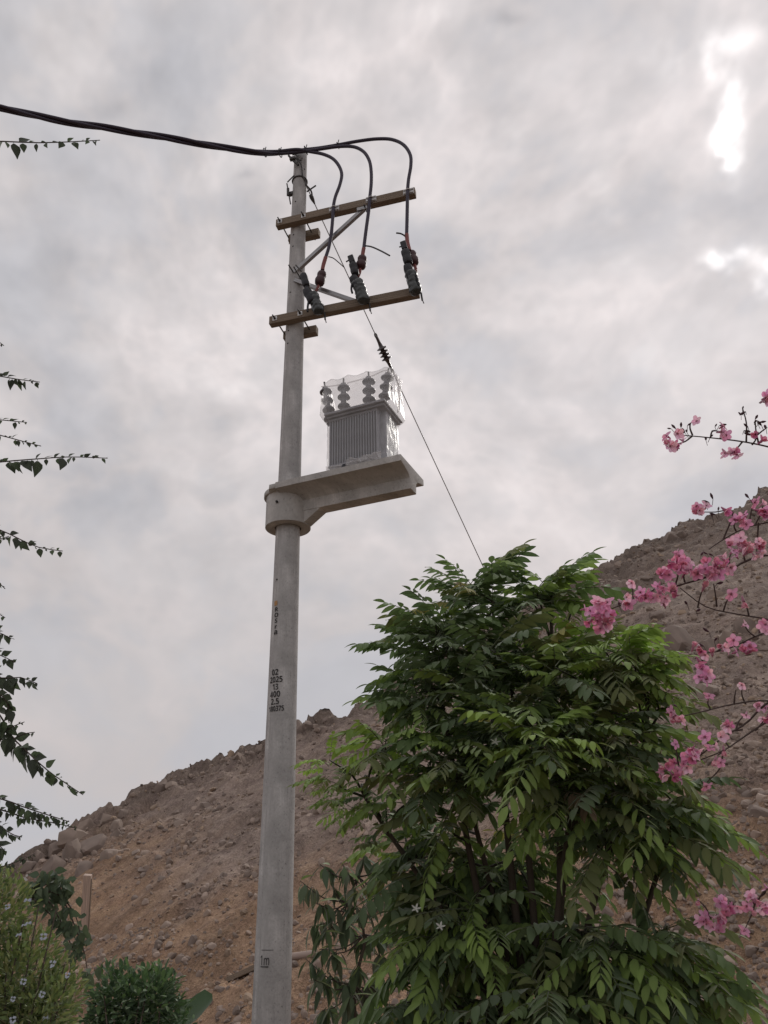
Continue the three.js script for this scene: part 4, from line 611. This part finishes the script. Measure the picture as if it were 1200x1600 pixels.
// ---- climber hanging in from the left edge
{
  const base = atForward(-420, 1500, 3.2); base.y = 0;
  const T = thing('climbing_shrub', 'dark climbing shrub with heart shaped leaves on long thin shoots against the sky', 'shrub', base);
  const tones = [[.042, .055, .036], [.055, .075, .044], [.07, .105, .05]], vars = tones.map((c) => [0, 1, 2].map(() => bake([{ geo: blade(rr(.052, .062), rr(.034, .042), OVATE, rr(.15, .4), rr(.2, .7), c), m: turn(V(.008, 0, 0), 0, 0) }, { geo: strip([V(0, 0, 0), V(.005, .001, 0), V(.01, 0, 0)], .0012, c), m: new THREE.Matrix4() }])));
  const Z = 2.9, sh = [ // path, leaves, leaf size
    [[[-200, 240], [0, 221], [50, 223], [100, 222], [156, 219]], 15, 1.05], [[[-160, 470], [-20, 522], [6, 540]], 3, .6], [[[-200, 570], [0, 588], [30, 593], [62, 597]], 13, .8], [[[-200, 640], [0, 656], [20, 658], [42, 660]], 8, .7], [[[-200, 640], [0, 680], [30, 688], [64, 697]], 12, .6], [[[-200, 745], [0, 722], [60, 717], [110, 714], [168, 716]], 22, 1.0], [[[-200, 770], [0, 828], [30, 842], [60, 855], [98, 861]], 15, .8], [[[-160, 850], [0, 842], [14, 838]], 4, .8], [[[-160, 860], [-10, 905], [8, 920]], 6, .8], [[[-160, 910], [-10, 955], [8, 965]], 5, .8], [[[-160, 960], [-10, 985], [18, 998]], 8, .9], [[[-160, 1000], [-10, 1020], [24, 1035]], 9, .9], [[[-160, 1010], [-15, 1050], [5, 1060], [30, 1058], [58, 1068]], 15, 1.05], [[[-160, 1040], [0, 1085], [12, 1100], [14, 1130]], 12, 1.15], [[[-160, 1040], [-8, 1108], [18, 1150], [40, 1172], [70, 1200], [100, 1222], [130, 1242]], 36, 1.15], [[[-100, 1120], [0, 1145], [20, 1135], [38, 1128]], 6, .6], [[[-100, 1140], [10, 1156], [40, 1146], [54, 1144]], 7, .6], [[[-160, 1230], [0, 1248], [40, 1262], [80, 1275], [108, 1284]], 26, .75], [[[-160, 1250], [0, 1265], [40, 1278], [80, 1285], [120, 1294]], 26, .5], [[[-160, 1260], [0, 1290], [15, 1302], [34, 1308]], 10, .8], [[[-120, 1310], [0, 1322], [8, 1330]], 6, .9], [[[-100, 1380], [10, 1352], [30, 1345], [54, 1334]], 10, .45]];
  part('stem', taper([base.clone().add(V(0, -.1, 0)), base.clone().add(V(.06, 1.4, 0)), base.clone().add(V(-.04, 2.8, .1)), base.clone().add(V(.03, 4.6, 0))], .05, .018, 16, 8), M.bark, T);
  const all = [];
  for (const [path, n, s] of sh) {
    const p = path.map(([x, y]) => atDepth(x, y, Z + .2 * fbm(x * .01, y * .01, 7, 2))), on = V(base.x, clamp(p[0].y - .1, .4, 4.5), base.z), c = new THREE.CatmullRomCurve3(p, false, 'centripetal');
    part('shoot', taper([on, on.clone().lerp(p[0], .5).add(V(0, .05, 0)), ...p], .007, .0016, 34, 5), M.twig, T);
    const tot = c.getLength(), t0 = p[0].distanceTo(p[1]) / tot * .92;
    for (let i = 0, n2 = Math.round(n * 1.45); i < n2; i++) { const n = n2, u = mix(t0, 1, (i + rnd() * .6) / n), q = c.getPointAt(clamp(u)), tg = c.getTangentAt(clamp(u)), k = s * mix(1.1, .5, smooth(.4, 1, (i + 1) / n)) * rr(.4, 1.1), hang = rnd() < .55, d = hang ? V(rr(-.6, .6), -1, rr(-.5, .5)).addScaledVector(tg, .3) : V(rr(-.2, .2), rr(.2, .8), rr(-.5, .5)).addScaledVector(tg, .8); d.normalize(); all.push({ k, geo: vars[Math.floor(rnd() * 3)][Math.floor(rnd() * 3)], m: basis(q, d, V(rr(-.6, .6), .2, 1), k * (hang ? 1 : .7), rr(-.9, .9)) }); }
  }
  addLeaves(T, all);
}
// ---- a leafy mass: many small leaves on a domed crown
function leafMass(T, blobs, vars, perM2, name = 'foliage', up = .5) {
  const list = [];
  for (const [c, r] of blobs) { const n = Math.round(perM2 * 12.6 * (r.x * r.y + r.y * r.z + r.x * r.z) / 3); for (let i = 0; i < n; i++) { const d = V(rr(-1, 1), rr(-1, 1), rr(-1, 1)); if (d.lengthSq() > 1 || d.lengthSq() < .01) { i--; continue; } d.normalize(); const k = Math.pow(rnd(), .35) * (1 + .22 * fbm(d.x * 3 + c.x, d.y * 3, d.z * 3, 3)), p = V(c.x + d.x * r.x * k, c.y + d.y * r.y * k, c.z + d.z * r.z * k), o = d.clone().add(V(rr(-.9, .9), rr(-.6, .9) + up, rr(-.9, .9))).normalize(); list.push({ geo: vars[Math.floor(rnd() * vars.length)], m: basis(p, o, V(rr(-.5, .5), 1, rr(-.5, .5)), rr(.7, 1.25), rr(-.6, .6)) }); } }
  const m = part(name, bake(list), M.leaf, T); m.userData.kind = 'stuff'; return m;
}
{ // pale flowered bush
  const base = atForward(20, 1590, 3.7); base.y = 0;
  const T = thing('flowering_bush', 'light green bush dotted with pale blue and white flower heads under the climber', 'bush', base);
  const small = (cs) => cs.map((c) => blade(rr(.030, .042), rr(.012, .016), OVAL, .25, rr(.1, .5), c)), vars = small([[.21, .28, .085], [.16, .23, .075], [.26, .32, .105], [.13, .18, .07], [.29, .31, .12]]);
  const B = (px, py, z, rx, ry) => [atDepth(px, py, z), V(rx * z / F, ry * z / F, rx * z / F * .9)];
  leafMass(T, [B(-10, 1440, 3.5, 60, 75), B(30, 1530, 3.4, 66, 80), B(60, 1590, 3.3, 56, 60), B(-20, 1600, 3.4, 80, 90), B(90, 1560, 3.5, 40, 50), B(-30, 1390, 3.6, 40, 40), B(20, 1680, 3.4, 110, 90)], vars, 3200, 'foliage');
  const stems = []; for (let i = 0; i < 14; i++) { const e = atDepth(rr(-20, 110), rr(1400, 1560), 3.45); stems.push(taper([base, base.clone().lerp(e, .5).add(V(rr(-.1, .1), .05, rr(-.1, .1))), e], .010, .003, 8, 5)); } for (const s of stems) part('stem', s, M.bark, T);
  const fl = [0, 1, 2].map((k) => { const l = []; for (let i = 0; i < 7; i++) { const p = V(rr(-.022, .022), rr(-.012, .016), rr(-.022, .022)); for (let j = 0; j < 5; j++) l.push({ geo: blade(.011, .009, [.3, .8, 1, .7, .2], .1, .2, k ? [.46, .50, .58] : [.54, .53, .52]), m: turn(p, j * 1.257 + i, .25) }); } return bake(l); });
  for (const [px, py] of [[42, 1372], [44, 1406], [38, 1445], [30, 1460], [45, 1442], [68, 1465], [82, 1508], [36, 1535], [20, 1562], [105, 1525], [65, 1555], [20, 1595], [12, 1418], [72, 1590]]) { const z = 3.4 - .2 * rnd(); placed('flower_head', fl[Math.floor(rnd() * 3)], M.petal, T, basis(atDepth(px, py, z - .12), V(1, rr(-.3, .3), rr(-.4, .4)), V(rr(-.4, .4), .6, 1), rr(.35, .6))); }
}
{ // vine hanging over behind the bush
  const base = atForward(60, 1560, 4.6); base.y = 0;
  const T = thing('trailing_vine', 'dark trailing vine of drooping oval leaves behind the pale flowered bush', 'vine', base);
  const vars = [[.075, .115, .066], [.09, .135, .072], [.105, .145, .075]].map((c) => blade(rr(.068, .08), rr(.034, .042), OVATE, .25, .4, c));
  const Zv = 4.3, paths = [[[40, 1395], [70, 1380], [100, 1410], [118, 1450], [132, 1490], [138, 1530]], [[50, 1400], [85, 1395], [115, 1425], [128, 1470]], [[60, 1380], [85, 1372], [100, 1385]], [[45, 1420], [80, 1430], [105, 1455]], [[60, 1385], [95, 1378], [112, 1400]], [[50, 1390], [72, 1405], [90, 1430], [108, 1470], [125, 1500]]].map((l) => l.map(([x, y]) => atDepth(x, y, Zv)));
  part('stem', taper([base, atDepth(20, 1480, Zv), paths[0][0]], .016, .008, 12, 6), M.bark, T);
  for (const p of paths) { const c = new THREE.CatmullRomCurve3([paths[0][0], ...p.slice(1)]); part('shoot', taper([paths[0][0], ...p.slice(1)], .006, .002, 20, 5), M.twig, T); for (let i = 0; i < 42; i++) { const q = c.getPoint(rr(.08, 1)), d = V(rr(-.7, .7), rr(-1.2, .1), rr(-.5, .7)).normalize(); placed('leaf', vars[Math.floor(rnd() * 3)], M.leaf, T, basis(q.add(V(rr(-.04, .04), rr(-.03, .05), rr(-.06, .06))), d, V(rr(-.5, .5), .3, 1), rr(.55, 1.05), rr(-.6, .6))); } }
}
{ // round glossy shrub
  const base = atForward(215, 1600, 6.4); base.y = 0;
  const T = thing('round_shrub', 'rounded glossy green shrub at the foot of the slope beside the banana plant', 'shrub', base);
  const vars = [[.08, .15, .058], [.10, .18, .066], [.125, .215, .072], [.066, .12, .056]].map((c) => blade(rr(.065, .08), rr(.03, .036), OVAL, .3, .3, c));
  const z = 6.4, B = (px, py, rx, ry) => [atDepth(px, py, z), V(rx * z / F, ry * z / F, rx * z / F)];
  leafMass(T, [B(175, 1560, 38, 48), B(245, 1560, 38, 48), B(210, 1575, 60, 52), B(180, 1620, 60, 70), B(240, 1620, 60, 70)], vars, 620, 'foliage', .25);
  for (let i = 0; i < 5; i++) part('stem', taper([base, base.clone().add(V(rr(-.1, .1), .3, 0)), atDepth(rr(160, 265), rr(1540, 1580), z)], .016, .005, 8, 6), M.bark, T);
}
{ // banana plant, one blade shows
  const c = atDepth(258, 1622, 7.0), base = V(c.x, 0, c.z); base.y = Math.max(0, hillY(base.x, base.z));
  const T = thing('banana_plant', 'young banana plant with one broad blunt green blade beside the round shrub', 'plant', base);
  part('stem', taper([base.clone().add(V(0, -.05, 0)), c], .05, .03, 4, 10), M.stemGreen, T);
  const wide = [.3, .9, 1, 1, 1, .97, .9, .3];
  const mk = (tip, w, col) => { const L = c.distanceTo(tip), g = blade(L, w, wide, .3, .05, col); g.applyMatrix4(basis(c, tip.clone().sub(c), V(-.35, .75, .7), 1, 0)); return part('leaf', g, M.leaf, T); };
  mk(atDepth(331, 1560, 6.9), .30, [.05, .105, .04]); mk(atDepth(215, 1650, 6.9), .3, [.07, .14, .05]); mk(atDepth(300, 1680, 6.6), .3, [.07, .14, .05]);
}
// ---- small things on the slope
{
  const foot = onHill(132, 1470), top = atDepth(138, 1368, foot.clone().sub(camera.position).dot(ray(600, 800).normalize()));
  const g = box(foot.distanceTo(top) + .3, .08, .15, basis(foot.clone().lerp(top, .5).add(V(0, -.12, 0)), top.clone().sub(foot), V(0, 0, 1)), .01); const t = thing('stake', 'weathered pale wooden post standing on the slope behind the trailing vine', 'post', foot.clone()); part('post', g, new THREE.MeshStandardMaterial({ color: lin(.9, .76, .70), map: woodMap, bumpMap: woodBump, bumpScale: .004, roughness: .9 }), t);
  part('side_batten', box(foot.distanceTo(top) + .1, .04, .03, basis(foot.clone().lerp(top, .5).add(V(.075, -.1, .02)), top.clone().sub(foot), V(0, 0, 1)), .005), M.wood, t);
  const a = onHill(462, 1499), b = onHill(494, 1496); if (a && b) { a.y += .04; b.y += .05; a.addScaledVector(b.clone().sub(a), -1.2); const t2 = thing('pipe', 'pale pipe lying in the rubble behind the pole foot', 'pipe', a.clone()); part('tube', rod(a, b, .05, 14), new THREE.MeshStandardMaterial({ color: lin(.36, .28, .24), roughness: .8 }), t2); part('collar', rod(b.clone().lerp(a, .04), b.clone().lerp(a, -.02), .058, 14), M.rustless ?? M.wood, t2); }
  const c = onHill(358, 1534), d = onHill(420, 1510); if (c && d) { c.y += .03; d.y += .06; const t3 = thing('plank', 'dark weathered plank lying on the rubble left of the pole foot', 'plank', c.clone()); part('board', box(c.distanceTo(d), .07, .14, basis(c.clone().lerp(d, .5), d.clone().sub(c)), .006), M.wood, t3); }
}
renderer.render(scene, camera);
